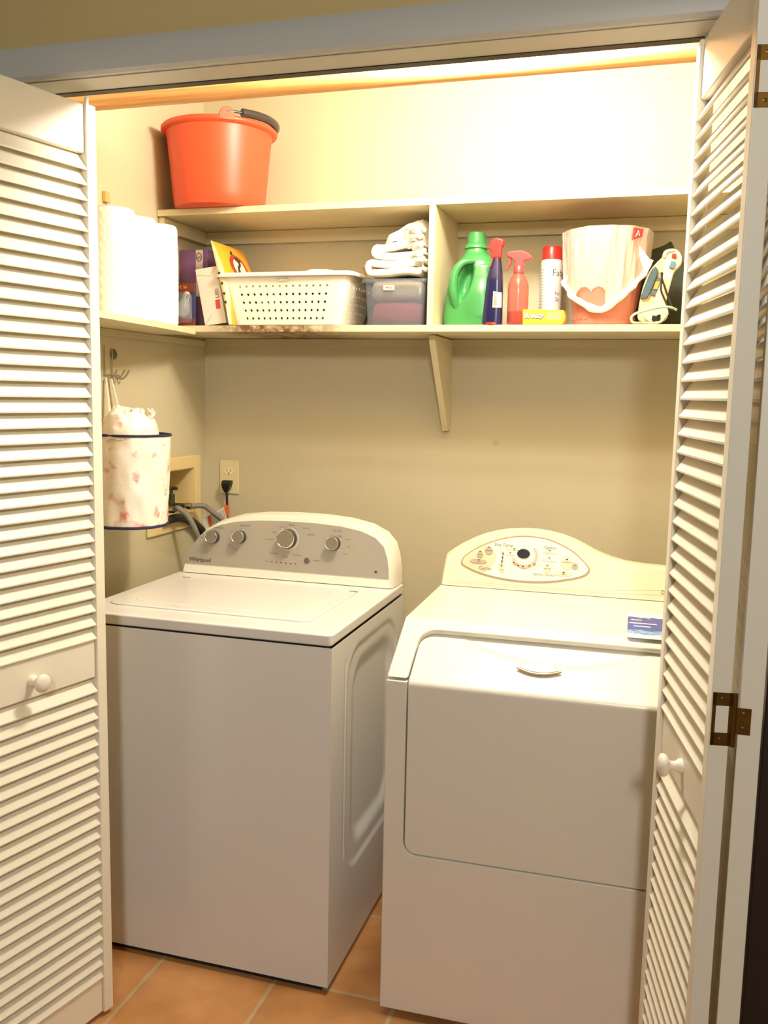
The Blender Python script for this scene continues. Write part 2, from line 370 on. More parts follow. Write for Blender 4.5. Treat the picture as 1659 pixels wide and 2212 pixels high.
# cabinet: front/left/back box, side panel displaced
def side_x(y, z):
    def rect(y0, z0, y1, z1, rr, soft):
        cy, cz = (y0 + y1) / 2, (z0 + z1) / 2; hy, hz = (y1 - y0) / 2 - rr, (z1 - z0) / 2 - rr
        qx, qz = max(abs(y - cy) - hy, 0), max(abs(z - cz) - hz, 0); d = math.hypot(qx, qz) - rr
        return 1 - sstep(-soft, 0, d)
    g = rect(.115, .24, .56, .835, .10, .012) * .004 + rect(.16, .28, .54, .80, .10, .05) * .010
    e = .003 * rect(.098, .30, .112, .815, .006, .006)
    return -g - e
m = MB()
m.grid(lambda u, v: (side_x(u * WD, .02 + v * (ZB - .022)), u * WD, .02 + v * (ZB - .022)), 110, 120)
n0 = len(m.v)
m.add([(0, 0, .02), (-WW, 0, .02), (-WW, WD, .02), (0, WD, .02), (0, 0, ZB - .002), (-WW, 0, ZB - .002), (-WW, WD, ZB - .002), (0, WD, ZB - .002)],
      [(0, 1, 5, 4), (1, 2, 6, 5), (2, 3, 7, 6), (0, 1, 2, 3)])
o = m.build('cabinet', ENAMEL, wr, smooth=40)
MB().box((-WW + .006, .006, ZB - .003), (-.006, WD - .006, ZB + .003)).build('seam', DGAP, wr)
m = MB()
m.prism(rrect(-WW, 0, 0, WD, .012), lambda u, v, d: (u, v, d), ZB + .0006, ZLID)
o = m.build('top_panel', ENAMEL, wr, bevel=.006, seg=4)
m = MB().prism(rrect(-.655, .085, -.088, .495, .03), lambda u, v, d: (u, v, d), ZLID - .001, ZLID + .0055)
m.build('lid', ENAMEL, wr, bevel=.004, seg=3)
m = MB().prism(rrect(-.615, .125, -.128, .455, .05), lambda u, v, d: (u, v, d), ZLID + .0050, ZLID + .0070)
m.build('lid_inset', ENAMEL, wr, bevel=.0015, seg=2)
GSL = mat('grey_slot', (120, 112, 98), .6)
for x in (-.095, -.62): MB().box((x - .012, .44, ZLID + .0045), (x + .012, .444, ZLID + .0064)).build('lid_hinge', GSL, wr)
MB().box((-WW + .02, .015, .001), (-.02, WD - .02, .0195)).build('base', DGAP, wr)  # dark filler painted as the shadow gap under the washer
# console: arch outline in (x,z); front plane y=cy+(z)*tilt
cy0 = .534
pts = [(-.685, 0.004), (-.678, .03), (-.664, .066), (-.644, .101), (-.612, .134), (-.57, .158), (-.518, .174), (-.44, .184), (-.345, .188), (-.25, .187), (-.17, .181), (-.105, .168), (-.06, .147), (-.033, .118), (-.02, .078), (-.014, .04), (-.012, .004)]
pts = [(p[0], p[1]) for p in pts]
tilt = .16
def CF(x, z, off=0): return Vector((x, cy0 + z * tilt - off * .987, ZLID + .001 + z + off * .16))
m = MB(); n = len(pts)
loops = [(0.0, 0.0, .985), (-.0, .0, 1.0)]
def ring(sc, dy, gx):
    out = []
    for x, z in pts:
        cx = -.349; out.append((cx + (x - cx) * sc, max(.0, z * sc if z > .005 else z), dy))
    return out
rings = []
for sc, dy, grow in ((.985, -.004, 0), (1.0, .004, 0), (1.012, .02, 0), (1.02, .05, 0), (1.02, .095, 0)):
    rings.append([Vector((-.349 + (x + .349) * sc, cy0 + z * sc * tilt * (1 if dy < .06 else .5) + dy, ZLID + .001 + (z * sc if z > .005 else z - .003))) for x, z in pts])
vs = [v for rg in rings for v in rg]; fs = []
for k in range(len(rings) - 1):
    for i in range(n):
        j = (i + 1) % n; fs.append((k * n + i, k * n + j, (k + 1) * n + j, (k + 1) * n + i))
fs.append(tuple(range(n))); fs.append(tuple((len(rings) - 1) * n + i for i in range(n)))
m.add(vs, fs); m.build('console', PLASW, wr, smooth=50)
def inset(ps, dx, zb):
    out = []
    cx = -.349
    for x, z in ps:
        out.append((cx + (x - cx) * (1 - dx), zb + (z - .004) * (1 - dx * 1.1 - (zb + .006) / .188)))
    return out
ip = inset(pts, .026, .027)
m = MB(); m.prism(ip, lambda u, v, d: CF(u, v, d), .0035, .0055); panel_o = m.build('control_panel', SILV, wr, smooth=0)
def wpos(px, py):   # console-plane position from the photograph, local frame
    n_ = Vector((0, -1, tilt)); A = Vector((.7902, -.878 + cy0, ZLID + .001))
    d = FW + RT * ((px - 829.5) / FPX) + UP * ((1106 - py) / FPX); q = CAM + d * ((A - CAM).dot(n_) / d.dot(n_))
    return q.x - .7902, q.z - ZLID - .001
CX = Vector((1, 0, 0)); CU = Vector((0, tilt, 1)).normalized()
NM = Matrix(((1, 0, 0, 0), (0, CU.y, -CU.z, 0), (0, CU.z, CU.y, 0), (0, 0, 0, 1)))   # local z -> outwards (-y)
KB = mat('grey_knob_face', (150, 142, 128), .35, .5, var=.03)
for px, py, rad in ((467, 1160, .0195), (524, 1160, .0195), (626, 1164, .0285), (725, 1174, .0205)):
    x, z = wpos(px, py); e = bpy.data.objects.new('knob', None); S.collection.objects.link(e); e.parent = wr; e.empty_display_size = .02
    q = CF(x, z, .0055)
    e.matrix_basis = Matrix.Translation(q) @ NM
    MB().lathe([(rad * 1.0, 0), (rad * 1.0, .004), (rad * .92, .012), (rad * .9, .018)], n=40).build('knob_side', mat('dark_knob_side', (70, 64, 58), .4, .3), e)
    MB().lathe([(rad * .9, .018), (rad * .98, .019), (rad * .99, .022), (rad * .93, .0245), (rad * .88, .0235)], n=40, cap=False).build('knob_ring', CHROME, e)
    MB().lathe([(rad * .89, .0232), (rad * .87, .0238), (0, .0238)], n=40).build('knob_face', KB, e)
m = MB()
for px, py, s, b in ((477, 1140, .006, 'WATER LEVEL'), (534, 1136, .006, 'WASH TEMP'), (635, 1134, .006, 'Normal'), (733, 1147, .006, 'SOIL LEVEL'), (452, 1148, .005, 'Small'), (440, 1161, .005, 'Large'),
                     (508, 1149, .005, 'Warm'), (499, 1163, .005, 'Cool'), (501, 1178, .005, 'Cold'), (513, 1186, .005, 'Tap Cold'), (612, 1138, .005, 'Casual'), (597, 1150, .005, 'Delicate'), (586, 1165, .005, 'Soak & Wash'),
                     (664, 1141, .005, 'Heavy Duty'), (676, 1155, .005, 'Bulky Items'), (595, 1195, .005, 'Drain & Spin'), (645, 1199, .005, 'Rinse & Spin'), (622, 1203, .005, 'Clean'), (581, 1212, .005, 'Start'),
                     (738, 1158, .005, 'Heavy'), (756, 1165, .005, 'Medium'), (757, 1181, .005, 'Light'), (750, 1197, .005, 'Ex Light'), (687, 1211, .005, 'Start/Pause'), (815, 1239, .004, 'Energy')):
    x, z = wpos(px, py); m.text(b, s, CF(x, z, .0058), CX, CU)
x, z = wpos(437, 1209); m.text('Whirlpool', .0175, CF(x, z, .0058), CX, CU, bold=.0003)
for k in range(6):
    x, z = wpos(591 + k * 10.2, 1213.5 + k * .9)
    m.prism(rrect(-.0032, -.0012, .0032, .0012, .001, 3), lambda u, v, d: CF(x + u, z + v, d), .0056, .0060)
x, z = wpos(815, 1235); m.prism([(.004 * math.cos(a * PI / 8), .003 * math.sin(a * PI / 8)) for a in range(16)], lambda u, v, d: CF(x + u, z + v, d), .0056, .0060)
m.build('lettering', DTEXT, wr, smooth=0, fix=False)
m = MB()
for a in range(40):
    pass
x, z = wpos(626, 1164)
rg = [(.0335 * math.cos(a), .0335 * math.sin(a)) for a in [math.radians(-150 + k * 8) for k in range(30)]]
m.tube([CF(x + u, z + v, .0060) for u, v in rg], .0006, n=6)
for (px, py, rad, angs) in ((626, 1164, .0335, (20, 55, 90, 125, 160, 180, 235, 300)), (524, 1160, .0245, (70, 150, 190, 230, 265)), (725, 1174, .0255, (80, 30, -15, -50))):
    x, z = wpos(px, py)
    for a in angs:
        u, v = rad * math.cos(math.radians(a)), rad * math.sin(math.radians(a))
        m.lathe([(.0011, 0), (.0011, .0005)], n=10, M=Matrix.Translation(CF(x + u, z + v, .0056)) @ NM)
m.build('dial_marks', WTEXT, wr, smooth=0)
x, z = wpos(667, 1211)
m = MB().lathe([(.0088, 0), (.0088, .002), (.0075, .0032), (0, .0034)], n=28, M=Matrix.Translation(CF(x, z, .0055)) @ NM); m.build('start_button', mat('grey_button', (104, 100, 94), .4, .3), wr)

# ------------------------------------------------------------------ dryer
dr = root('clothes_dryer', 'white front-load dryer with humped oval control panel, right of the washer', 'dryer', (.9307, -.9017, 0), .0253)
DW = .686
m = MB().prism([(.02, .02), (.02, .800), (.155, .900), (.69, .900), (.69, .02)], lambda u, v, d: (d, u, v), .002, DW - .002); m.build('cabinet', ENAMELD, dr, bevel=.002)
MB().box((.02, .04, .001), (DW - .02, .66, .0195)).build('base', DGAP, dr)  # near-black block stands in for the shade below the dryer
dx0, dx1, dz0 = .048, .638, .412
cut = []
rr = .030
for k in range(9):
    a = PI + PI / 2 * k / 8; cut.append((dx0 + rr + rr * math.cos(a), dz0 + rr + rr * math.sin(a)))
for k in range(9):
    a = 1.5 * PI + PI / 2 * k / 8; cut.append((dx1 - rr + rr * math.cos(a), dz0 + rr + rr * math.sin(a)))
poly = [(0, .822), (0, .02), (DW, .02), (DW, .822), (dx1, .822)] + cut[::-1] + [(dx0, .822)]
MB().prism(poly, lambda u, v, d: (u, d, v), 0, .0195).build('front_panel', ENAMELD, dr, bevel=.0035, seg=3)
# slanted frame
import_t = math.hypot(.1686, .1025); tvec = Vector((0, .1686, .1025)) / import_t; nvec = Vector((0, -.1025, .1686)) / import_t
O_ = Vector((0, 0, .826))
def SL(x, t, off=0): return O_ + Vector((x, 0, 0)) + tvec * t + nvec * off
tt = .162; r2 = .04
c2 = []
for k in range(9):
    a = PI - PI / 2 * k / 8; c2.append((dx0 + r2 + r2 * math.cos(a), tt - r2 + r2 * math.sin(a)))
for k in range(9):
    a = PI / 2 - PI / 2 * k / 8; c2.append((dx1 - r2 + r2 * math.cos(a), tt - r2 + r2 * math.sin(a)))
TL = import_t
poly = [(0, 0), (0, TL), (DW, TL), (DW, 0), (dx1, 0)] + c2[::-1] + [(dx0, 0)]
m = MB(); n = len(poly)
top = [SL(u, t) for u, t in poly]; bot = [SL(u, t, -.016) for u, t in poly]
for i, (u, t) in enumerate(poly):
    if abs(t) < 1e-6: bot[i] = Vector((u, .019, .824))
    if abs(t) < 1e-6: top[i] = Vector((u, 0.0005, .828))
m.add(top + bot, [tuple(range(n)), tuple(range(2 * n - 1, n - 1, -1))] + [(i, (i + 1) % n, n + (i + 1) % n, n + i) for i in range(n) if i != 1])
# flat top
m.add([(0, .1686, .9285), (DW, .1686, .9285), (DW, .69, .9285), (0, .69, .9285), (0, .1686, .902), (DW, .1686, .902), (DW, .69, .902), (0, .69, .902)],
      [(0, 1, 2, 3), (7, 6, 5, 4), (1, 2, 6, 5), (2, 3, 7, 6), (3, 0, 4, 7)])
m.build('top_cover', ENAMELD, dr, bevel=.005, seg=4)
# door
vtop = .820; Lv = vtop - (dz0 + .004); ft = .146; Rf = .014
def dpath(s):     # s along the door from bottom; returns (y,z),(ny,nz)
    a_sl = math.atan2(.1025, .1686)
    Lf = Rf * (PI / 2 - a_sl)
    base = dz0 + .004
    v1 = Lv - Rf * .5
    if s < v1: return (0.0, base + s), (-1, 0)
    if s < v1 + Lf:
        th = (s - v1) / Rf
        return (Rf - Rf * math.cos(th), base + v1 + Rf * math.sin(th)), (-math.cos(th), math.sin(th))
    th = Lf / Rf; y0, z0 = Rf - Rf * math.cos(th), base + v1 + Rf * math.sin(th); q = s - v1 - Lf
    return (y0 + q * math.cos(a_sl), z0 + q * math.sin(a_sl)), (-math.cos(th), math.sin(th))
Stot = Lv + ft
svals = [0, .0005] + [rr * (1 - math.cos(k * PI / 16)) for k in range(1, 9)]
s_ = rr
while s_ < Lv - .02: s_ += .04; svals.append(min(s_, Lv - .02))
svals += [Lv - .02 + k * .004 for k in range(1, 9)]
k0 = svals[-1]; svals += [k0 + (Stot - .03 - k0) * k / 16 for k in range(1, 17)]
svals += [Stot - .03 + .03 * math.sin(k * PI / 20) for k in range(1, 11)]
m = MB(); NX = 60; vs = []
for s_ in svals:
    rb, rt = rr - .004, .034
    insb = rb - math.sqrt(max(0, rb * rb - max(0, rb - s_) ** 2)) if s_ < rb else 0
    e_ = Stot - s_
    inst = rt - math.sqrt(max(0, rt * rt - max(0, rt - e_) ** 2)) if e_ < rt else 0
    ins = min(max(insb, inst), .034)
    xl, xr = dx0 + .004 + ins, dx1 - .004 - ins
    (y, z), (ny, nz) = dpath(s_)
    for i in range(NX):
        x = xl + (xr - xl) * i / (NX - 1)
        w = .062 * max(0, 1 - ((x - .36) / .205) ** 2)
        d = 0
        if s_ > Lv: d = .62 * max(0, w - e_)
        d = d if d < .03 else .03
        vs.append((x, y - ny * d, z - nz * d))
NS = len(svals)
m.add(vs, [(j * NX + i, j * NX + i + 1, (j + 1) * NX + i + 1, (j + 1) * NX + i) for j in range(NS - 1) for i in range(NX - 1)])
o = m.build('door', ENAMELD, dr, solid=.014, bevel=.0025, seg=2, smooth=35, fix=False, soff=-1)
# door badge
def lens(cx, cy, w, h, n=20, k=.5):
    out = []
    for i in range(n + 1):
        t = -1 + 2 * i / n; out.append((cx + t * w / 2, cy - h * (1 - k) * (1 - t * t)))
    for i in range(1, n):
        t = 1 - 2 * i / n; out.append((cx + t * w / 2, cy + h * k * (1 - t * t)))
    return out
bd = MB(); bd.prism(lens(.335, .066, .100, .034, k=.6), lambda u, v, d: SL(u, v, d), -.001, .004); bd = bd.build('badge', mat('tan_badge_rim', (190, 160, 116), .35, .4), dr, bevel=.001)
MB().prism(lens(.335, .0665, .090, .026, k=.6), lambda u, v, d: SL(u, v, d), .004, .0055).build('badge_face', PLASW, bd, bevel=.0006)
m = MB(); m.text('M', .017, SL(.335, .068, .0058), (1, 0, 0), tvec); m.build('badge_letter', mat('pale_gold', (222, 205, 160), .4), bd, smooth=0)
# console
kt = .35
def DC(x, z, off=0): return Vector((x, .561 + (z - .931) * kt - off * .944, z + off * .330))
out = [(.003, .930), (.006, .97), (.012, 1.013), (.034, 1.03), (.056, 1.044), (.088, 1.061), (.12, 1.074), (.152, 1.083), (.184, 1.089), (.236, 1.093), (.27, 1.092), (.30, 1.0885), (.333, 1.082), (.365, 1.072), (.392, 1.060), (.417, 1.0475), (.442, 1.037), (.466, 1.029), (.503, 1.020), (.55, 1.015), (.6, 1.013), (.65, 1.012), (.682, 1.010), (.685, .930)]
n = len(out); m = MB(); cxx = .33
ringsd = []
for dxs, dzs, dyy in ((-.004, -.004, 0), (0, 0, .006), (.001, .001, .03), (.0, -.004, .07), (.0, -.004, .10)):
    rg = []
    for x, z in out:
        zz = z + (dzs if z > .94 else 0); xx = x + (dxs if x > cxx else -dxs) * (1 if (x < .02 or x > .67) else .3)
        b = DC(xx, zz); yy = b.y + dyy if dyy < .05 else .60 + dyy - .03
        rg.append(Vector((xx, yy, zz)))
    ringsd.append(rg)
vs = [v for rg in ringsd for v in rg]; fs = []
for k in range(len(ringsd) - 1):
    for i in range(n):
        j = (i + 1) % n; fs.append((k * n + i, k * n + j, (k + 1) * n + j, (k + 1) * n + i))
fs += [tuple(range(n)), tuple((len(ringsd) - 1) * n + i for i in range(n))]
CREAMP = mat('cream_console_plastic', (232, 222, 192), .35, var=.01)
m.add(vs, fs); m.build('console', CREAMP, dr, smooth=40)
DX = Vector((1, 0, 0)); DU_ = Vector((0, kt, 1)).normalized()
DM = Matrix(((1, 0, 0, 0), (0, DU_.y, -DU_.z, 0), (0, DU_.z, DU_.y, 0), (0, 0, 0, 1)))
eye = [(.056, .994), (.060, 1.006), (.072, 1.018), (.096, 1.035), (.123, 1.049), (.154, 1.061), (.186, 1.070), (.213, 1.0745), (.239, 1.076), (.27, 1.0745), (.302, 1.069), (.335, 1.057), (.367, 1.041), (.393, 1.020), (.408, 1.005), (.4125, .996), (.409, .988), (.398, .979), (.375, .971), (.347, .9645), (.32, .959), (.292, .9555), (.25, .953), (.209, .9535), (.168, .957), (.13, .963), (.098, .971), (.074, .980), (.060, .987)]
eye = [(v[0], v[1]) for v in smooth_path([(x, z, 0) for x, z in eye], 3, True)]
def scl(ps, s): 
    cx = sum(p[0] for p in ps) / len(ps); cz = sum(p[1] for p in ps) / len(ps)
    return [(cx + (x - cx) * (1 - (1 - s) * .45), cz + (z - cz) * s) for x, z in ps]
cp = MB().prism(eye, lambda u, v, d: DC(u, v, d), 0.000, .003).build('control_panel', mat('tan_panel_rim', (160, 138, 104), .4), dr, smooth=0)
in1 = scl(eye, .945)
MB().prism(in1, lambda u, v, d: DC(u, v, d), .003, .0038).build('panel_face', mat('warm_white_panel', (240, 232, 214), .4), cp, smooth=0)
lft = [p for p in in1]
limf = lambda z: .140 + .016 * math.sin((z - .985) * 60)
ins_ = [i for i, (x, z) in enumerate(in1) if x < limf(z)]
br_ = [k for k in range(len(ins_) - 1) if ins_[k + 1] != ins_[k] + 1]
ka = br_[0] if br_ else len(ins_) - 1
up_ = [in1[i] for i in ins_[:ka + 1]]; dn_ = [in1[i] for i in ins_[ka + 1:]]
za_, zb2 = up_[-1][1], dn_[0][1]
beige = up_ + [(limf(za_ + (zb2 - za_) * k / 12), za_ + (zb2 - za_) * k / 12) for k in range(1, 12)] + dn_
MB().prism(beige, lambda u, v, d: DC(u, v, d), .0038, .0041).build('panel_tint', mat('peach_panel', (226, 200, 170), .45), cp, smooth=0, fix=False)
def disc(mb, x, z, rx, rz, d0, d1, n=28):
    mb.prism([(x + rx * math.cos(2 * PI * k / n), z + rz * math.sin(2 * PI * k / n)) for k in range(n)], lambda u, v, d: DC(u, v, d), d0, d1)
GB = mat('grey_beige_button', (176, 160, 138), .4)
for x, z, rx, rz in ((.133, 1.029, .0105, .0105), (.109, 1.017, .0085, .0085), (.1055, .999, .024, .0065), (.372, 1.003, .0085, .0085)):
    m = MB(); disc(m, x, z, rx, rz, .0041, .0065); m.build('button', GB, cp, bevel=.0008)
PB = mat('peach_button', (232, 208, 178), .45)
for x, z, rx, rz in ((.1725, .982, .0095, .0085), (.350, 1.010, .0185, .0175), (.2985, .990, .011, .0085), (.342, .981, .024, .0065)):
    m = MB(); disc(m, x, z, rx, rz, .0041, .0052); m.build('button', PB, cp, bevel=.0004)
m = MB(); arc = []
for k in range(31):
    a = math.radians(-160 + k * 6.7); arc.append((.233 + .037 * math.cos(a), 1.022 + .034 * math.sin(a)))
inn = []
for k in range(31):
    a = math.radians(-160 + (30 - k) * 6.7); w = .0295 if k > 4 else .0295; inn.append((.233 + w * math.cos(a), 1.024 + (w - .003) * math.sin(a)))
m.prism(arc + inn, lambda u, v, d: DC(u, v, d), .0041, .0050); m.build('dial_band', mat('band_beige', (200, 178, 150), .4), cp, smooth=0, fix=False)
m = MB(); disc(m, .230, 1.027, .0178, .0125, .0041, .0075, 36); m.build('display_dial', BLACK, cp, bevel=.0012)
m = MB()
def dpos(px, py):
    n_ = Vector((0, -1, kt)); n_.rotate(Matrix.Rotation(.0253, 3, 'Z')); A = Matrix.Rotation(.0253, 3, 'Z') @ Vector((0, .561, .931)) + Vector((.9307, -.9017, 0))
    d = FW + RT * ((px - 829.5) / FPX) + UP * ((1106 - py) / FPX); q = CAM + d * ((A - CAM).dot(n_) / d.dot(n_))
    q = Matrix.Rotation(-.0253, 3, 'Z') @ (q - Vector((.9307, -.9017, 0))); return q.x, q.z
for px, py, s, b in ((1089, 1178, .0125, 'Dry Temp'), (1049, 1228, .0135, 'Cycles'), (1189, 1184, .012, 'Option'), (1175, 1242, .010, 'Special Cycles'), (1108, 1189, .006, 'wrinkle prevent'), (1102, 1200, .006, 'cool down'),
                     (1134, 1187, .0045, 'estimated time'), (1188, 1196, .006, 'wrinkle prevent'), (1187, 1213, .006, 'wrinkle release'), (1183, 1229, .006, 'air fluff'), (1225, 1215, .006, 'start/pause'), (1218, 1241, .006, 'signal'),
                     (1131, 1229, .0055, 'normal'), (1112, 1220, .005, 'very dry'), (1160, 1223, .005, 'damp dry'), (1057, 1190, .0055, 'more dry'), (1038, 1199, .005, 'less dry'), (1035, 1214, .005, 'time'), (1242, 1223, .006, 'off'), (1087, 1193, .005, 'high'), (1085, 1220, .005, 'extra low'), (1084, 1231, .006, 'temp')):
    x, z = dpos(px, py); m.text(b, s, DC(x, z, .0066 if b not in ('more dry', 'less dry', 'time', 'off') else .0069), DX, DU_)
for px, py in ((1112, 1186), (1103, 1195), (1110, 1216), (1120, 1222), (1130, 1224), (1144, 1223), (1155, 1219), (1188, 1190), (1187, 1206), (1183, 1222), (1225, 1209), (1218, 1237), (1057, 1183), (1038, 1192), (1035, 1210), (1087, 1196), (1086, 1205), (1085, 1213), (1084, 1223)):
    x, z = dpos(px, py); m.prism(rrect(x - .0028, z - .0012, x + .0028, z + .0012, .0008, 2), lambda u, v, d: DC(u, v, d), .0064, .0070)
a = dpos(1087.5, 1196); b_ = dpos(1084.5, 1221); m.prism([(a[0] - .0007, a[1]), (a[0] + .0007, a[1]), (b_[0] + .0007, b_[1]), (b_[0] - .0007, b_[1])], lambda u, v, d: DC(u, v, d), .0064, .0068)
m.build('lettering', DTEXT, cp, smooth=0, fix=False)
m = MB()
for y0 in (.945, .940):
    m.tube([DC(.03 + .62 * k / 20, y0 - .002 + .0 * k + .016 * sstep(.55, 1, k / 20) * (1 if y0 > .942 else .5), .0002) for k in range(21)], .0006, n=6)
m.build('console_groove', mat('groove_shade', (214, 200, 168), .5), dr)
bg = MB().prism(lens(.640, .952, .084, .022, k=.5), lambda u, v, d: DC(u, v, d), 0, .002).build('brand_badge', mat('pale_badge', (236, 220, 194), .4), dr, bevel=.0006)
m = MB(); m.text('D', .013, DC(.606, .952, .0024), DX, DU_); m.build('badge_letter', DTEXT, bg, smooth=0)
# blue sticker on the flat top
def sticker_mat():
    m = mat('blue_wave_sticker', (70, 90, 170), .35); nt = m.node_tree; N = nt.nodes; L = nt.links
    tc = [n for n in N if n.type == 'TEX_COORD'][0]; sp = N.new('ShaderNodeSeparateXYZ'); L.new(tc.outputs['Generated'], sp.inputs[0])
    nz = N.new('ShaderNodeTexNoise'); nz.inputs['Scale'].default_value = 5; nz.inputs['Detail'].default_value = 6
    mp = N.new('ShaderNodeMapping'); mp.inputs['Scale'].default_value = (1, 3.0, 1); L.new(tc.outputs['Generated'], mp.inputs[0]); L.new(mp.outputs[0], nz.inputs['Vector'])
    ad = N.new('ShaderNodeMath'); ad.operation = 'MULTIPLY_ADD'; ad.inputs[1].default_value = .30; L.new(nz.outputs['Fac'], ad.inputs[0]); L.new(sp.outputs['Y'], ad.inputs[2])
    cr = N.new('ShaderNodeValToRGB'); el = cr.color_ramp.elements
    el[0].position = .12; el[0].color = lin((240, 244, 236)); el[1].position = 1.0; el[1].color = lin((244, 246, 240))
    for p, c in ((.26, (240, 244, 240)), (.31, (70, 110, 180)), (.38, (150, 190, 225)), (.45, (64, 86, 165)), (.60, (70, 78, 160)), (.92, (66, 74, 150)), (.95, (160, 215, 225)), (.98, (200, 235, 235))):
        e = el.new(p); e.color = lin(c)
    L.new(ad.outputs[0], cr.inputs[0]); L.new(cr.outputs[0], N['Principled BSDF'].inputs['Base Color']); return m
st = MB().prism(rrect(.519, .152, .632, .408, .008), lambda u, v, d: (u, v, .9286 + d), 0, .0006).build('sticker', sticker_mat(), dr, smooth=0)
st['label'] = 'blue and white wave-patterned sticker'
m = MB()
for x0, x1, y in ((.527, .552, .325), (.522, .586, .292), (.533, .572, .262)): m.box((x0, y - .004, .9293), (x1, y + .004, .9296))
m.build('sticker_bars', WTEXT, st, smooth=0)

# ------------------------------------------------------------------ orange bucket on the upper shelf
BK = mat('orange_red_plastic', (216, 80, 46), .38, var=.02)
bx, byy, bz = .176, -.232, ZU
r = root('bucket', 'orange-red plastic bucket with black grip on the upper shelf', 'bucket', (bx, byy, bz + .0005), math.radians(-56))
H = .232; r0, r1 = .134, .166
m = MB().lathe([(r0 - .012, .0), (r0 - .003, .002), (r0, .008), (r0 + .004, .035), (r1 - .012, H - .03), (r1 - .008, H - .012), (r1 - .006, H), (r1 - .009, H), (r1 - .015, H - .03), (r0 - .002, .02), (0, .012)], n=72)
m.build('body', BK, r, smooth=50)
MB().lathe([(r1 - .008, H - .014), (r1 + .003, H - .010), (r1 + .006, H - .007), (r1 + .006, H), (r1 + .003, H + .003), (r1 - .006, H + .003)], n=72, cap=False).build('rim', BK, r, smooth=50)
for s in (-1, 1):
    m = MB(); m.prism([(.022 * math.cos(a), .022 * math.sin(a) + .004) for a in [PI * k / 12 for k in range(13)]] + [(-.022, -.010), (.022, -.010)], lambda u, v, d: (s * (r1 + d), u, H + v), -.004, .006)
    m.build('ear', BK, r, bevel=.002)
pp = [(-(r1 + .004), 0, H + .008)]
hp = []
for k in range(25):
    a = PI * k / 24; hp.append(((r1 + .004) * math.cos(a), (r1 + .002) * math.sin(a), H + .013 + .006 * math.sin(a)))
MB().tube(hp, .0035, n=10).build('handle_wire', mat('dark_handle', (60, 56, 54), .4, .3), r)
g = hp[2:20]; 
MB().tube([(x * 1.0, y, z) for x, y, z in g], .0115, n=16).build('handle_grip', mat('black_grip', (52, 47, 45), .3), r)

# ------------------------------------------------------------------ paper towels
PT = mat('paper_towel', (250, 248, 238), .9, var=.01, bump=.6, bscale=35)
lab = ('stacked end roll of white paper towels nearest the left door', 'white paper towel roll standing in the middle of three', 'white paper towel roll nearest the purple box')
lab = ('white paper towel roll nearest the left bifold door', 'white paper towel roll in the middle of the row of three', 'white paper towel roll nearest the purple carton')
proto = None
for i, (cy, zt) in enumerate(((-.679, .279), (-.560, .277), (-.441, .274))):
    if proto is None:
        pr = root('paper_towel_roll', lab[0], 'paper towels', group='paper towel rolls on the left shelf')
        m = MB()
        def pf(u, v):
            a = 2 * PI * u; rad = .0565 + .0008 * math.sin(v * 60) * math.sin(a * 18) + .0012 * math.sin(3 * a + 4 * v); 
            e = min(v, 1 - v); rad -= .004 * (1 - sstep(0, .03, e))
            return (rad * math.cos(a), rad * math.sin(a), v * .278)
        m.grid(pf, 96, 60, cu=True)
        tp = [(0.0535 - .0, .278), (.022, .276)]
        m.lathe([(.0538, .2775), (.040, .279), (.021, .2775), (.0205, .25)], n=48, cap=False)
        m.lathe([(.0525, 0.0), (.001, 0.0005)], n=48, cap=False)
        m.build('sheet_roll', PT, pr, smooth=50)
        MB().lathe([(.0205, .004), (.0205, .277), (.0185, .277), (.0185, .004)], n=32, cap=False).build('cardboard_core', mat('cardboard', (176, 140, 96), .8), pr)
        proto = pr; q = pr
    else:
        q = proto.copy(); S.collection.objects.link(q)
        for ch in proto.children:
            c = ch.copy(); S.collection.objects.link(c); c.parent = q
        q['label'] = lab[i]
    q.location = (.085 + .012 * (i == 0), cy, 1.6452); q.rotation_euler = (0, 0, i * 1.3)
p = atx(225, 426, 0)
o = MB().box((.0005, p.y - .011, p.z - .014), (.012, p.y + .011, p.z + .014)).build('tan_block', mat('tan_block_colour', (206, 162, 104), .6), bevel=.001)  # small plain tan block, just proud of the wall
tag(o, 'tiny tan peg on the left wall above the paper towels', 'block')

# ------------------------------------------------------------------ purple carton, bulb pack, LED carton, yellow pouch
ZS = ZL + .0006
PUR = mat('purple_card', (112, 72, 112), .5, var=.05)
r = root('carton', 'tall purple light bulb carton behind the paper towels', 'carton', (.004, -.17, ZS))
MB().box((0, 0, 0), (.098, .15, .245)).build('box', PUR, r, bevel=.001)
MB().box((.0565, -.0006, .10), (.081, 0, .244)).build('logo_strip', mat('grey_card', (196, 180, 158), .6), r)
m = MB(); m.tube([(.068 + .0085 * math.cos(2 * PI * k / 24), -.001, .222 + .0125 * math.sin(2 * PI * k / 24)) for k in range(24)], .0012, n=6, closed=True)
m.text('ge', .013, (.068, -.0014, .222), (1, 0, 0), (0, 0, 1)); m.build('round_logo', DTEXT, r, smooth=0, fix=False)
r = root('bulb_pack', 'clear glass light bulb in a blue and orange blister pack', 'light bulb pack', (.112, -.33, ZS))
bl = MB().box((-.058, .020, 0), (.020, .024, .125)).build('backing_card', mat('blue_card', (48, 54, 100), .5), r)
OCM = mat('orange_card', (116, 50, 34), .5)
for z0, z1 in ((.098, .124), (0, .02)): MB().box((-.058, .0185, z0), (.020, .0198, z1)).build('orange_band', OCM, r)
m = MB()
for k, z in enumerate((.112,)): m.text('75 W', .014, (-.02, .018, z), (1, 0, 0), (0, 0, 1))
m.build('lettering', mat('orange_print', (232, 150, 60), .5), r, smooth=0)
GL = mat('clear_blister', (200, 205, 215), .08, clear=.86)
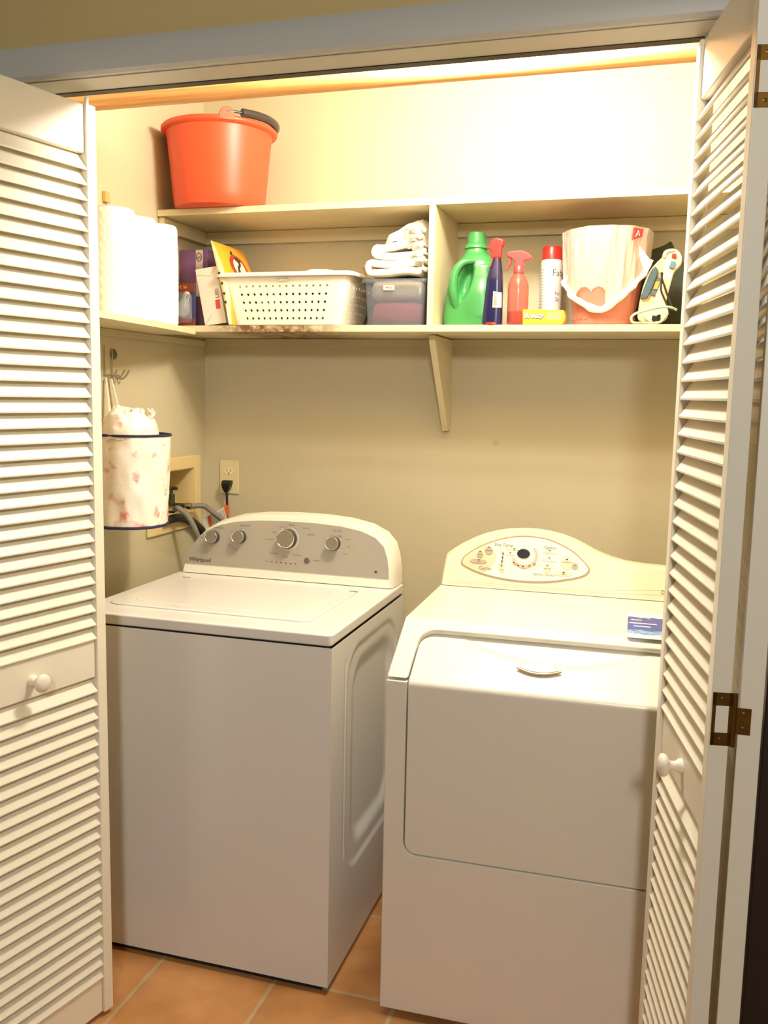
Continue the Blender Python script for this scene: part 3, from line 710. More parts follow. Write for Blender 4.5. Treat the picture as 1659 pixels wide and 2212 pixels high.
Mr = Matrix.Translation((-.006, .0, .058)) @ Matrix.Rotation(.35, 4, 'Y')
MB().lathe([(.0, -.036), (.012, -.034), (.02, -.024), (.022, -.012), (.019, .002), (.012, .016), (.010, .022)], n=32, M=Mr).build('bulb_glass', mat('bulb_glass', (225, 225, 220), .05, clear=.78), r, smooth=60)
MB().lathe([(.0105, .022), (.0105, .036), (.006, .042), (0, .043)], n=24, M=Mr).build('screw_cap', CHROME, r)
MB().prism(rrect(-.052, .008, .014, .094, .012), lambda u, v, d: (u, d, v), -.026, .019).build('blister', GL, r, bevel=.006, seg=3)

WC = mat('white_card', (228, 212, 196), .6, var=.02)
b0 = at(443, 708, -.284); b1 = at(489, 701, -.284); t0 = at(422, 587, -.284); t1 = at(461, 579, -.284)
xv = (b1 - b0); xv.y = 0; xv.normalize(); zv = Vector((-xv.z, 0, xv.x)); wd = (b1 - b0).length; ht = (t0 - b0).length
b0.z = max(b0.z, ZS + .001)
r = root('carton', 'small white LED bulb carton leaning against the yellow pouch', 'carton', (b0.x, b0.y, b0.z))
lc = lambda u, v, d: Vector(xv * u + zv * v + Vector((0, d, 0)))
sk = (t0 - b0).dot(xv)
m = MB().prism([(0, 0), (wd, .0), (wd + sk, ht), (sk, ht)], lambda u, v, d: lc(u, v, d), 0, .050); m.build('box', WC, r, bevel=.001)
m = MB(); X_ = -zv
m.text('LED', .016, lc(wd * .80 + sk * .5, ht * .53, -.0006), zv, -xv); m.build('lettering', DTEXT, r, smooth=0)
m = MB().prism(rrect(wd * .66 + sk * .3, ht * .26, wd * .86 + sk * .3, ht * .42, .002, 3), lambda u, v, d: lc(u, v, d), -.0008, 0); m.build('red_mark', mat('red_print', (196, 70, 60), .5), r)
m = MB()
for a, b in (((sk + wd * .95, ht * .985), (sk * .9 + wd * .62, ht * .84)), ((.02 * wd, .01 * ht), (wd * .38, ht * .17)), ((sk * .9 + wd * .08, ht * .9), (sk * .9 + wd * .62, ht * .84))):
    m.tube([lc(a[0], a[1], -.0003), lc(b[0], b[1], -.0003)], .0005, n=5)
m.build('flap_crease', mat('crease_grey', (150, 134, 122), .7), r)

YEL = mat('orange_yellow_pouch', (240, 168, 48), .35, var=.03); PAL = mat('pale_yellow_pouch', (246, 222, 166), .35)
ft_, fb = at(455, 520, -.298), at(496, 707, -.298)
fb.z = ZS + .001
r = root('pouch', 'yellow stand-up pouch with round red emblem leaning beside the white basket', 'pouch', (fb.x, fb.y, fb.z))
up = ft_ - fb; Hh = up.length; upn = up.normalized(); dep = Vector((.03, .995, 0)).normalized(); nr = upn.cross(dep).normalized()
if nr.x < 0: nr = -nr
Dp = .195
def pth(s, t):      # half thickness
    return .001 + .024 * (max(0, 1 - t) ** .55) * (math.sin(PI * min(1, max(0, s * .85 + .15))) ** .4 if s < .999 else 0.0) if t < 1 else .0005
def PF(s, t, side):
    c = upn * (t * Hh) + dep * (s * Dp); w = .001 + .025 * (.18 + .82 * sstep(-.05, .5, t)) * (max(0, 1 - t) ** .6) * (1 - .35 * abs(2 * s - 1) ** 3)
    return c + nr * (w * (side + 1.0))
m = MB(); N1, N2 = 14, 20
m.mi = 0; m.grid(lambda u, v: PF(u, v, 1), N1, N2); m.grid(lambda u, v: PF(u, v, -1), N1, N2)
m.mi = 1
m.grid(lambda u, v: PF(0, v, 2 * u - 1) - dep * (.012 * (1 - v) * math.sin(PI * u)), 6, N2); m.mi = 0
m.grid(lambda u, v: PF(1, v, 2 * u - 1), 2, N2); m.grid(lambda u, v: PF(v, 0, 2 * u - 1), 2, N1)
m.build('bag', [YEL, PAL], r, smooth=50)
def pe(cs, ct, a, b, off):
    out = []
    for k in range(32):
        an = 2 * PI * k / 32; s_, t_ = cs + a * math.cos(an) / Dp, ct + b * math.sin(an) / Hh; out.append(PF(s_, t_, 1) + nr * off)
    return out
em = MB(); em.poly(pe(.50, .70, .052, .043, .0012)); em = em.build('emblem', mat('emblem_red', (176, 60, 44), .4), r, smooth=0)
m = MB(); m.poly(pe(.50, .70, .036, .029, .0020)); m.build('emblem_centre', mat('emblem_white', (236, 222, 200), .4), em, smooth=0)
m = MB()
pa = [PF(.50 + u, .70 + v, 1) + nr * .003 for u, v in ((-.09, -.07), (-.05, .0), (0.0, .02), (.03, .06), (-.01, .10))]
m.tube(smooth_path(pa, 5), .004, n=8); m.tube([PF(.50 + u, .70 + v, 1) + nr * .003 for u, v in ((-.05, .11), (.05, .08))], .005, n=8); m.build('emblem_arm', DTEXT, em)
m = MB()
for t_, s_ in ((.60, .3), (.48, .5), (.36, .65), (.26, .6)):
    q = PF(0, t_, .0) - dep * .0125; m.lathe([(.0045, 0), (.0045, .001)], n=10, M=Matrix.Translation(q) @ Matrix.Rotation(PI / 2, 4, 'X'))
q = PF(.42, .88, 1) + nr * .001; m.lathe([(.007, 0), (.007, .001)], n=10, M=Matrix.Translation(q) @ nr.to_track_quat('Z', 'Y').to_matrix().to_4x4())
m.build('print_dots', DTEXT, r)

# ------------------------------------------------------------------ white basket with holes
WB = mat('white_basket_plastic', (238, 228, 212), .4, var=.01)
r = root('laundry_basket', 'white perforated plastic basket labelled old towels', 'basket', (.4125, -.165, ZS), 0.0)
bh = .149
def BS(u, v, off=0):         # u perimeter 0..1, v height 0..1
    hx = .171 + .035 * v; hy = .115 + .022 * v; rr_ = .028
    cxs = -.0 + .0 * v
    P = [(-hx + rr_, -hy), (hx - rr_, -hy), None]
    Lx, Ly, La = 2 * (hx - rr_), 2 * (hy - rr_), PI / 2 * rr_
    # fixed fractions so that columns stay aligned
    fr = (.30, .055, .145, .055)  # front, corner, side, corner (x2 -> 1.11) normalised
    tot = 2 * (fr[0] + fr[1] + fr[2] + fr[3]); d = u * tot
    segs = [('f', fr[0]), ('c', fr[1]), ('r', fr[2]), ('c', fr[3]), ('b', fr[0]), ('c', fr[1]), ('l', fr[2]), ('c', fr[3])]
    k = 0
    while k < 7 and d > segs[k][1] + 1e-9: d -= segs[k][1]; k += 1
    t = min(1, d / segs[k][1])
    def corner(cx, cy, a0): a = a0 + PI / 2 * t; return cx + rr_ * math.cos(a), cy + rr_ * math.sin(a)
    if k == 0: x, y = -hx + rr_ + Lx * t, -hy
    elif k == 1: x, y = corner(hx - rr_, -hy + rr_, -PI / 2)
    elif k == 2: x, y = hx, -hy + rr_ + Ly * t
    elif k == 3: x, y = corner(hx - rr_, hy - rr_, 0)
    elif k == 4: x, y = hx - rr_ - Lx * t, hy
    elif k == 5: x, y = corner(-hx + rr_, hy - rr_, PI / 2)
    elif k == 6: x, y = -hx, hy - rr_ - Ly * t
    else: x, y = corner(-hx + rr_, -hy + rr_, PI)
    return Vector((x, y, .004 + v * (bh - .004)))
tot = 1.11
m = MB()
def cell(u0, u1, v0, v1, hole, fr_):
    if not hole:
        m.add([BS(u0, v0), BS(u1, v0), BS(u1, v1), BS(u0, v1)], [(0, 1, 2, 3)]); return
    n = 16; uc, vc = (u0 + u1) / 2, (v0 + v1) / 2; hu, hv = (u1 - u0) / 2, (v1 - v0) / 2
    A = []; B = []
    for k in range(n):
        a = 2 * PI * (k + .0) / n + PI / 4; ca, sa = math.cos(a), math.sin(a); q = max(abs(ca), abs(sa))
        A.append(BS(uc + hu * ca / q, vc + hv * sa / q)); B.append(BS(uc + hu * fr_[0] * ca, vc + hv * fr_[1] * sa))
    m.add(A + B, [(k, (k + 1) % n, n + (k + 1) % n, n + k) for k in range(n)])
vrows = [0, .045] + [.045 + .158 * k for k in range(1, 6)] + [.90, 1.0]
for sec, (ua, ub, nc) in enumerate(((0, .30, 16), (.30, .355, 5), (.355, .50, 9), (.50, .555, 5), (.555, .855, 16), (.855, .91, 5), (.91, 1.055, 9), (1.055, 1.11, 5))):
    for i in range(nc):
        u0, u1 = (ua + (ub - ua) * i / nc) / tot, (ua + (ub - ua) * (i + 1) / nc) / tot
        for j in range(len(vrows) - 1):
            hole = 1 <= j <= 5 and ((sec in (0, 4) and 1 <= i <= 14) or (sec in (2, 6) and 1 <= i <= 7))
            cell(u0, u1, vrows[j], vrows[j + 1], hole, (.37, .33))
NB = 72
m.add([BS(k / NB, 0) for k in range(NB)], [tuple(range(NB))])
m.build('body', WB, r, solid=.0018, soff=0, smooth=0)
m = MB()
def BR(u, v):
    p = BS(u, 1); c = Vector((p.x, p.y, 0)); dr_ = Vector((p.x / .206, p.y / .137, 0)); dr_.normalize()
    prof = ((0, 0), (.006, .003), (.014, .003), (.0165, -.002), (.0165, -.009))
    i = min(3, int(v * 4)); f = v * 4 - i; a, b = prof[i], prof[i + 1]; ro, zo = a[0] + (b[0] - a[0]) * f, a[1] + (b[1] - a[1]) * f
    return p + dr_ * ro + Vector((0, 0, zo))
m.grid(BR, 120, 9, cu=True); m.build('rim', WB, r, solid=.0018, smooth=50)
lb = MB().box((-.012, -.1405, .128), (.020, -.1385, .137)).build('label_tape', mat('label_tape', (242, 236, 222), .5), r)
m = MB(); m.text('OLD TOWELS', .0062, (.004, -.1409, .1325), (1, 0, 0), (0, 0, 1)); m.build('lettering', DTEXT, lb, smooth=0)
# towel in the basket
TW = mat('cream_terry', (240, 230, 206), .95, bump=1.0, bscale=220, var=.03)
def blob(name, label, cat, fn, mt, loc, nu=60, nv=30, group=None, solid=0):
    o = MB().grid(fn, nu, nv, cu=True).build(name, mt, smooth=60, loc=loc, solid=solid); return tag(o, label, cat, group)
def tf(u, v):
    a = 2 * PI * u; q = sstep(0, 1, 1 - v); ph = v * PI / 2
    sx = .184 + .002 * math.sin(5 * a); sy = .124  # towel's hidden spread widened to keep light out of the basket
    ca, sa = math.cos(a), math.sin(a); k = (abs(ca) ** 5 + abs(sa) ** 5) ** (-1 / 5)
    rr_ = math.cos(ph) ** .35 if v < 1 else 0
    x = sx * ca * k * rr_; y = sy * sa * k * rr_
    z = .098 + .072 * (math.sin(ph) ** .8) * (.55 + .50 * sstep(.0, .07, x) - .25 * sstep(.13, .18, x)) + .004 * noise.noise(Vector((x * 18, y * 18, 2)))
    return (x, y, z)
m = MB().grid(tf, 72, 24, cu=True); m.lathe([(.0, .006), (.05, .006), (.06, .10)], n=36, sx=1.4, sy=.6, c=(0, .03, 0), cap=False)
o = m.build('towel', TW, smooth=60, loc=(.4125, -.165, ZS - .004)); tag(o, 'folded cream towel filling the white basket', 'towel')

# ------------------------------------------------------------------ rag bin
r = root('storage_bin', 'clear bluish plastic bin of rags labelled rags, by the divider', 'bin', (.748, -.165, ZS))
BP = mat('cloudy_blue_plastic', (128, 134, 148), .25, clear=.72, var=.05)
def bin_ring(hx, hy, z, rr_=.018, n=8): return [Vector((x, y, z)) for x, y in rrect(-hx, -hy, hx, hy, rr_, n)]
rg = [bin_ring(.082, .115, .001), bin_ring(.083, .117, .006), bin_ring(.087, .122, .07), bin_ring(.087, .122, .0705), bin_ring(.090, .125, .128)]
m = MB(); nn = len(rg[0]); m.add([v for q in rg for v in q], [(k * nn + i, k * nn + (i + 1) % nn, (k + 1) * nn + (i + 1) % nn, (k + 1) * nn + i) for k in range(len(rg) - 1) for i in range(nn)] + [tuple(range(nn))])
m.build('body', BP, r, smooth=40, solid=.0015)
rg = [bin_ring(.090, .125, .126), bin_ring(.098, .133, .129), bin_ring(.098, .133, .118)]
m = MB(); m.add([v for q in rg for v in q], [(k * nn + i, k * nn + (i + 1) % nn, (k + 1) * nn + (i + 1) % nn, (k + 1) * nn + i) for k in range(2) for i in range(nn)])
m.build('rim', BP, r, smooth=40, solid=.0015)
lb = MB().box((-.030, -.1272, .098), (.002, -.1262, .112)).build('label_tape', mat('label_card', (236, 220, 190), .5), r)
m = MB(); m.text('RAGS', .0085, (-.014, -.1276, .105), (1, 0, 0), (0, 0, 1), bold=.0002); m.build('lettering', DTEXT, lb, smooth=0)
def slab(name, label, mt, hx, hy, z0, z1, loc, seed, wob=.003, group='rags in the clear bin'):
    def f(u, v):
        a = 2 * PI * u; ca, sa = math.cos(a), math.sin(a); k = (abs(ca) ** 7 + abs(sa) ** 7) ** (-1 / 7)
        ph = (v - .5) * PI; rr_ = max(0, math.cos(ph)) ** .28; x, y = hx * ca * k * rr_, hy * sa * k * rr_
        z = (z0 + z1) / 2 + (z1 - z0) / 2 * math.copysign(abs(math.sin(ph)) ** .8, math.sin(ph))
        d = wob * noise.noise(Vector((x * 22 + seed, y * 22, z * 40))) * min(1, rr_ * 2)
        return (x + d * ca, y + d * sa, z + d * .8 * math.cos(v * 9))
    o = MB().grid(f, 72, 22, cu=True).build(name, mt, smooth=60, loc=loc); return tag(o, label, 'rag', group)
slab('folded_rag', 'maroon pink folded rag at the bottom of the clear bin', mat('maroon_cloth', (150, 72, 82), .95, bump=.6, bscale=160), .076, .108, .004, .070, (.748, -.165, ZS), 1.0)
slab('folded_rag', 'grey-beige folded rag filling the upper half of the clear bin', mat('taupe_cloth', (176, 164, 142), .95, bump=.6, bscale=160), .078, .110, .0705, .134, (.748, -.165, ZS), 5.0)
# folded white towels on top, and the rolled brown one
WT = mat('white_terry', (246, 240, 224), .95, bump=1.0, bscale=200, var=.02)
def foldstrip(name, label, cx, w, layers, t, z0, y0, y1, wob, seed, taper=0.0):
    # serpentine folded cloth seen from its end: path in x,z then extruded along y
    path = []
    for k in range(layers):
        zc = z0 + t * (k + .5); xs = (1, -1) if k % 2 == 0 else (-1, 1)
        wk = w * (1 - taper * k)
        for i in range(9):
            f = i / 8; x = xs[0] * wk / 2 + (xs[1] - xs[0]) * wk / 2 * f
            path.append(Vector((cx + x, 0, zc + wob * math.sin(seed + f * 5 + k * 2))))
    path = smooth_path(path, 2)
    def f(u, v):
        i = u * (len(path) - 1); a = int(min(len(path) - 2, i)); p = path[a].lerp(path[a + 1], i - a)
        y = y0 + (y1 - y0) * v; d = .006 * noise.noise(Vector((p.x * 14 + seed, y * 14, p.z * 8)))
        return (p.x + d, y + .5 * d, p.z + d)
    o = MB().grid(f, len(path), 26).build(name, WT, smooth=80, solid=t * .86, soff=0, sub=1); return tag(o, label, 'rag', 'white rags heaped on the clear bin')
zt_ = ZS + .135
foldstrip('folded_rag', 'cream folded towel lying lowest on top of the clear bin', .748, .160, 2, .023, zt_ + .004, -.285, -.07, .003, .5)
foldstrip('folded_rag', 'white thick folded towel in the middle of the rag heap', .756, .148, 2, .024, zt_ + .050, -.28, -.08, .005, 2.2, .05)
def heap(u, v):
    a = 2 * PI * u; ph = v * PI / 2; rr_ = math.cos(ph) ** .6 if v < 1 else 0
    x = .070 * math.cos(a) * rr_; y = .095 * math.sin(a) * rr_
    z = .050 * math.sin(ph) * (1 + .55 * sstep(-.05, .06, x))
    n_ = noise.noise(Vector((x * 26, y * 26, v * 2))) * .012 + abs(noise.noise(Vector((x * 60, y * 60, v)))) * .012 * sstep(.0, .05, x)
    return (x * (1 + n_ * 3) + .012 * v, y, z + n_)
o = MB().grid(heap, 90, 36, cu=True).build('crumpled_rag', WT, smooth=70, loc=(.762, -.18, zt_ + .094)); tag(o, 'crumpled white rag with ragged edge on top of the rag heap', 'rag', 'white rags heaped on the clear bin')
m = MB()
for k in range(26):       # frayed ruffle at the right
    t = k / 25; z = zt_ + .02 + .115 * t; x = .822 - .020 * t + .008 * math.sin(k * 2.1); y = -.275 + .02 * math.sin(k * 1.3)
    pts_ = [(x - .02, y + .02, z), (x - .002, y - .006 + .008 * math.sin(k), z + .004), (x + .010 + .007 * math.sin(k * 3.3), y + .012, z + .006 * math.sin(k * 5))]
    m.tube(smooth_path(pts_, 4), [.0052 + .0018 * math.sin(j + k) for j in range(9)], n=7)
o = m.build('ruffled_rag', WT, smooth=70); tag(o, 'white rag with ruffled frayed edge hanging at the right side of the rag heap', 'rag', 'white rags heaped on the clear bin')
c0 = at(800, 580, -.26)
m = MB(); Mx = Matrix.Translation(c0) @ Matrix.Rotation(.5, 4, 'Z') @ Matrix.Rotation(-.35, 4, 'Y') @ Matrix.Rotation(PI / 2, 4, 'Y')
m.lathe([(.010, -.016), (.0135, -.012), (.014, .012), (.0135, .016)], n=26, M=Mx, cap=False); m.lathe([(.0105, .016), (.0105, .008)], n=26, M=Mx, cap=False); m.lathe([(.006, .016), (.006, .0)], n=20, M=Mx, cap=False)
m.lathe([(.0145, -.016), (.0005, -.016)], n=26, M=Mx, cap=False)
o = m.build('rolled_rag', mat('brown_pink_cloth', (176, 128, 104), .9, bump=.5), smooth=40, solid=.0018); tag(o, 'small rolled brown rag at the left of the rag heap', 'rag')

# ------------------------------------------------------------------ green jug
GRN = mat('green_plastic', (64, 138, 76), .33, var=.02)
r = root('detergent_jug', 'green plastic jug with moulded handle beside the shelf divider', 'jug', (.955, -.185, ZS))
sec = [(.0, -.074, .072, .050), (.004, -.080, .079, .056), (.03, -.0815, .080, .058), (.07, -.078, .079, .058), (.105, -.073, .077, .057), (.14, -.064, .074, .055), (.165, -.054, .070, .052), (.182, -.046, .064, .048), (.197, -.035, .052, .040), (.208, -.027, .038, .032), (.214, -.0245, .034, .030), (.222, -.024, .033, .029)]
def seci(v):
    i = min(len(sec) - 2, int(v * (len(sec) - 1))); f = v * (len(sec) - 1) - i; return [sec[i][k] + (sec[i + 1][k] - sec[i][k]) * f for k in range(4)]
def jf(u, v):
    z, xl, xr, hy = seci(v); a = 2 * PI * u; ca, sa = math.cos(a), math.sin(a); p = 3.2 if z < .17 else 2.3; k = (abs(ca) ** p + abs(sa) ** p) ** (-1 / p)
    x = (xl + xr) / 2 + (xr - xl) / 2 * ca * k; y = hy * sa * k
    # grip recess
    dent = 0
    d = math.hypot((x + .012 - (z - .13) * .25) / .021, (z - .125) / .058)
    dent = .034 * (1 - sstep(.35, 1.05, d))
    if sa < 0: y += dent
    else: y -= dent
    if sa < 0: y -= .007 * (1 - sstep(.4, 1.1, math.hypot((x - .03) / .045, (z - .06) / .07)))
    return (x, y, z)
m = MB().grid(jf, 150, 110, cu=True); m.build('body', GRN, r, smooth=60)
m = MB().lathe([(.0, .0005), (.05, .0005)], n=32, sx=1.4, cap=False)
hp = smooth_path([(.010, -.045, .182), (-.020, -.058, .176), (-.040, -.062, .150), (-.045, -.062, .115), (-.042, -.058, .080), (-.034, -.046, .050), (-.024, -.034, .030)], 6)
MB().tube(hp, [.008 + .0045 * math.sin(PI * k / (len(hp) - 1)) for k in range(len(hp))], n=18).build('handle', GRN, r, smooth=60)
m = MB().lathe([(.0335, .221), (.0335, .226), (.0305, .232), (.0262, .236), (.0255, .264), (.0235, .266), (.0, .266)], c=(.0045, 0, 0), n=60)
m.build('cap', GRN, r, smooth=30)
lbm = mat('white_label', (232, 226, 200), .45)
m = MB(); m.grid(lambda u, v: (.056 + .022 * u, -.0605 + .012 * u * u, .012 + .052 * v), 6, 4); lb = m.build('label', lbm, r, solid=.0008)
m = MB(); m.grid(lambda u, v: (.058 + .020 * u, -.0612 + .012 * u * u, .048 + .012 * v), 6, 4); m.build('label_band', mat('lime_print', (186, 196, 60), .5), lb)
# ------------------------------------------------------------------ navy spray bottle
r = root('spray_bottle', 'navy blue spray bottle with red trigger head, beside the green jug', 'spray bottle', (1.033, -.295, ZS))
NV = mat('navy_plastic', (30, 28, 66), .22, var=.05)
RED = mat('red_plastic', (222, 44, 40), .3, var=.02)
bs = [(0, -.0265, .027), (.008, -.027, .0275), (.05, -.024, .027), (.09, -.0205, .0265), (.12, -.018, .0255), (.145, -.013, .023), (.165, -.006, .020), (.178, -.002, .0175)]
def bf(u, v):
    i = min(len(bs) - 2, int(v * (len(bs) - 1))); f = v * (len(bs) - 1) - i; z, xl, xr = [bs[i][k] + (bs[i + 1][k] - bs[i][k]) * f for k in range(3)]
    a = 2 * PI * u; ca, sa = math.cos(a), math.sin(a); k = (abs(ca) ** 3 + abs(sa) ** 3) ** (-1 / 3)
    return ((xl + xr) / 2 + (xr - xl) / 2 * ca * k, .019 * sa * k * (1 if z < .12 else 1 - .3 * (z - .12) / .05), z)
m = MB().grid(bf, 60, 40, cu=True); m.add([bf(k / 60, 0) for k in range(60)], [tuple(range(60))]); m.add([bf(k / 60, 1) for k in range(60)], [tuple(range(60))]); m.build('body', NV, r, smooth=60)
m = MB().lathe([(.0285, 0), (.0285, .006)], n=40, sy=.72); m.build('base_band', RED, r)
sh = MB(); sh.grid(lambda u, v: Vector(bf((.5 + .14 * u), .76 + .24 * v)) * 1.0 + Vector((-.0016, -.0016, 0)), 8, 8); sh.build('red_shoulder', RED, r, solid=.001)
wl = MB(); wl.prism([(.003, .045), (.027, .045), (.0265, .085), (.004, .088)], lambda u, v, d: (u, -.0206 + (u > .02) * .005 - d, v), 0, .0006); lb = wl.build('label', mat('pale_label', (220, 196, 186), .5), r, fix=True)
m = MB(); 
for k in range(9): m.box((.006, -.0216, .082 - k * .0042), (.006 + .013 - (k % 3) * .003, -.0213, .083 - k * .0042))
m.build('label_print', DTEXT, lb, smooth=0)
hd = [(-.014, .001), (-.014, .021), (-.022, .024), (-.014, .048), (-.006, .054), (.002, .055), (.020, .049), (.020, .038), (.014, .028), (.0145, .001)]
m = MB().prism([(x + .006, z + .176) for x, z in hd], lambda u, v, d: (u, d, v), -.013, .013); m.build('spray_head', RED, r, bevel=.004, seg=3)
MB().lathe([(.004, 0), (.004, .004)], n=14, M=Matrix.Translation((-.0145, 0, .207)) @ Matrix.Rotation(-PI / 2, 4, 'Y')).build('nozzle', RED, r)
# ------------------------------------------------------------------ red translucent spray bottle
r = root('spray_bottle', 'translucent red spray bottle half full of liquid, beside the yellow box', 'spray bottle', (1.100, -.285, ZS))
RT_ = mat('translucent_red', (190, 88, 76), .12, clear=.35, var=.03); RH = mat('red_head_plastic', (226, 62, 62), .35)
MB().lathe([(.0, .0005), (.026, .0005), (.0285, .004), (.0285, .10), (.027, .112), (.020, .128), (.0125, .138), (.0125, .146)], n=48, cap=False).build('bottle', RT_, r, smooth=40)
MB().lathe([(0, .003), (.0262, .003), (.0265, .036), (0, .036)], n=40, cap=False).build('liquid', mat('red_liquid', (170, 60, 50), .1, clear=.2), r, smooth=40)
MB().lathe([(.0148, .138), (.0148, .154), (.012, .158)], n=36).build('collar', RH, r)
hd = [(-.012, .156), (-.010, .168), (-.022, .178), (-.034, .184), (-.035, .192), (-.030, .196), (.006, .198), (.026, .190), (.036, .180), (.035, .175), (.022, .172), (.013, .170), (.012, .156)]
MB().prism(hd, lambda u, v, d: (u, d, v), -.0095, .0095).build('spray_head', RH, r, bevel=.003, seg=3)
MB().prism([(-.030, .180), (-.020, .178), (-.022, .165), (-.032, .145), (-.036, .147), (-.029, .165)], lambda u, v, d: (u, d, v), -.005, .005).build('trigger', RH, r, bevel=.0015)
MB().tube([(0, 0, .01), (.0, 0, .15)], .002, n=8).build('dip_tube', WTEXT, r)
# ------------------------------------------------------------------ aerosol can
r = root('aerosol_can', 'white aerosol can with red cap behind the yellow box', 'aerosol can', (1.168, -.125, ZS), -.1)
AW = mat('white_can_paint', (222, 216, 214), .3, .3)
MB().lathe([(.029, 0), (.031, .003), (.031, .186), (.029, .192), (.024, .196)], n=56).build('can', AW, r, smooth=30)
MB().lathe([(.0275, .194), (.0275, .224), (.0245, .231), (.0, .2315)], n=48).build('cap', RED, r, smooth=30)
def cyl_text(mb, body, size, ang, z, rad=.0313, align='CENTER'):
    m2 = MB(); m2.text(body, size, (0, 0, z), (1, 0, 0), (0, 0, 1), align=align)
    mb.add([(rad * math.sin(v[0] / rad + ang), -rad * math.cos(v[0] / rad + ang), v[2]) for v in m2.v], m2.f)
m = MB()
cyl_text(m, 'Fab', .026, .28, .155, align='LEFT'); cyl_text(m, 'Ni', .016, .60, .098, align='LEFT'); cyl_text(m, 'Sp', .016, .62, .082, align='LEFT'); 
for k in range(18): cyl_text(m, ('mlilmilmi', 'limilmiml')[k % 2], .005, -.85, .165 - k * .008)
m.build('lettering', DTEXT, r, smooth=0, fix=False)
m = MB(); m.grid(lambda u, v: (.0315 * math.sin(-.05 + .75 * u), -.0315 * math.cos(-.05 + .75 * u), .010 + (.038 - .022 * u) * v), 10, 3); m.build('red_print', RED, r)
m = MB(); m.grid(lambda u, v: (.0316 * math.sin(.72 + .8 * u), -.0316 * math.cos(.72 + .8 * u), .010 + (.022 + .03 * u) * v), 10, 3); m.build('blue_print', mat('blue_print', (60, 96, 150), .4), r)
# ------------------------------------------------------------------ yellow dryer sheet box
r = root('carton', 'small flat yellow carton lying at the shelf edge in front of the aerosol can', 'carton', (1.119, -.3105, ZS))
YB = mat('yellow_card', (246, 204, 52), .45, var=.01); YO = mat('amber_card', (232, 160, 40), .45)
m = MB().prism([(0, 0), (.106, 0), (.108, .037), (-.001, .040)], lambda u, v, d: (u, d, v), 0, .05); m.build('box', YB, r, bevel=.0008)
m = MB().box((.001, -.0006, .0005), (.1055, 0, .009)); m.build('lower_band', YO, r)
m = MB().prism([(.1062, .002), (.1115, .012), (.1115, .026), (.1072, .036)], lambda u, v, d: (u, d, v), .002, .048); m.build('end_flap', YO, r)
m = MB(); m.text('Breezy', .0185, (.029, -.0009, .0225), (1, 0, 0), (0, 0, 1), bold=.0011, shear=.25); m.build('lettering_shadow', DTEXT, r, smooth=0, fix=False)
m = MB(); m.text('Breezy', .0185, (.0285, -.0014, .0230), (1, 0, 0), (0, 0, 1), bold=.0004, shear=.25); m.build('lettering', WTEXT, r, smooth=0, fix=False)
m = MB(); m.prism(rrect(.066, .011, .102, .033, .004, 3), lambda u, v, d: (u, d, v), -.0009, 0); m.build('info_patch', mat('pale_yellow_print', (240, 222, 120), .5), r)
m = MB()
for k, b in enumerate(('COLOR SAFE', 'DRYER SHEETS', 'FOR WASHER')): m.text(b, .0048, (.084, -.0012, .029 - k * .0062), (1, 0, 0), (0, 0, 1))
m.build('small_print', mat('olive_print', (130, 120, 30), .5), r, smooth=0, fix=False)

# ------------------------------------------------------------------ pink bucket with plastic bag
r = root('pail', 'salmon pink plastic pail standing between the aerosol can and the cream steamer', 'pail', (1.322, -.173, ZS))
PK = mat('salmon_plastic', (196, 122, 102), .4, var=.03)
pb0, pb1, PH = .079, .113, .245
def pkf(u, v):
    a = 2 * PI * u; rad = pb0 + (pb1 - pb0) * v; rad += .0012 * abs(math.sin(a * 12)) * (1 if v > .22 else 0)
    if v < .02: rad -= .003
    return (rad * math.cos(a), rad * math.sin(a), PH * v + .0005)
m = MB().grid(pkf, 144, 30, cu=True); m.lathe([(pb0 - .003, .0008), (0, .0008)], n=48, cap=False); m.build('body', PK, r, smooth=40, solid=.002)
m = MB()
for k in range(24):
    a = 2 * PI * k / 24; c_ = Vector((math.cos(a), math.sin(a), 0)); t_ = Vector((-math.sin(a), math.cos(a), 0)); rad = pb0 + .0045
    m.tube([c_ * rad + t_ * (.008 * math.cos(q)) + Vector((0, 0, .026 - .006 * math.sin(q))) for q in [PI * j / 6 for j in range(7)]], .0009, n=5)
m.build('scallop_ridge', PK, r)
BAG = mat('white_film', (250, 242, 232), .35, clear=.60, var=.02, bump=.5, bscale=30)
def hemz(a):      # hem height; a = angle, -PI/2 faces front
    w = (a + PI / 2) / PI  # 0 front
    s = math.sin(a + PI / 2)    # + toward +x
    base = .040 + .175 * (abs(math.sin((a + PI / 2) / 2)) ** 1.35)
    return base + .02 * s
def bagf(u, v):
    a = 2 * PI * u - PI / 2 - PI; zt = PH + .012
    zh = hemz(a); z = zt + (zh - zt) * v
    rad = pb0 + (pb1 - pb0) * min(1.05, z / PH) + .0045
    n_ = noise.noise(Vector((math.cos(a) * 4, math.sin(a) * 4, z * 5))) * .010 + .004 * noise.noise(Vector((math.cos(a) * 13, math.sin(a) * 13, z * 9)))
    n_ += .0012 * math.sin(a * 17 + z * 20) * sstep(0, .4, v)
    rad += max(-.003, n_) + .008 * v * v
    return Vector((rad * math.cos(a), rad * math.sin(a), z))
bg = root('plastic_bag', 'translucent white shopping bag pulled upside down over the pink pail', 'plastic bag', (1.322, -.173, ZS))
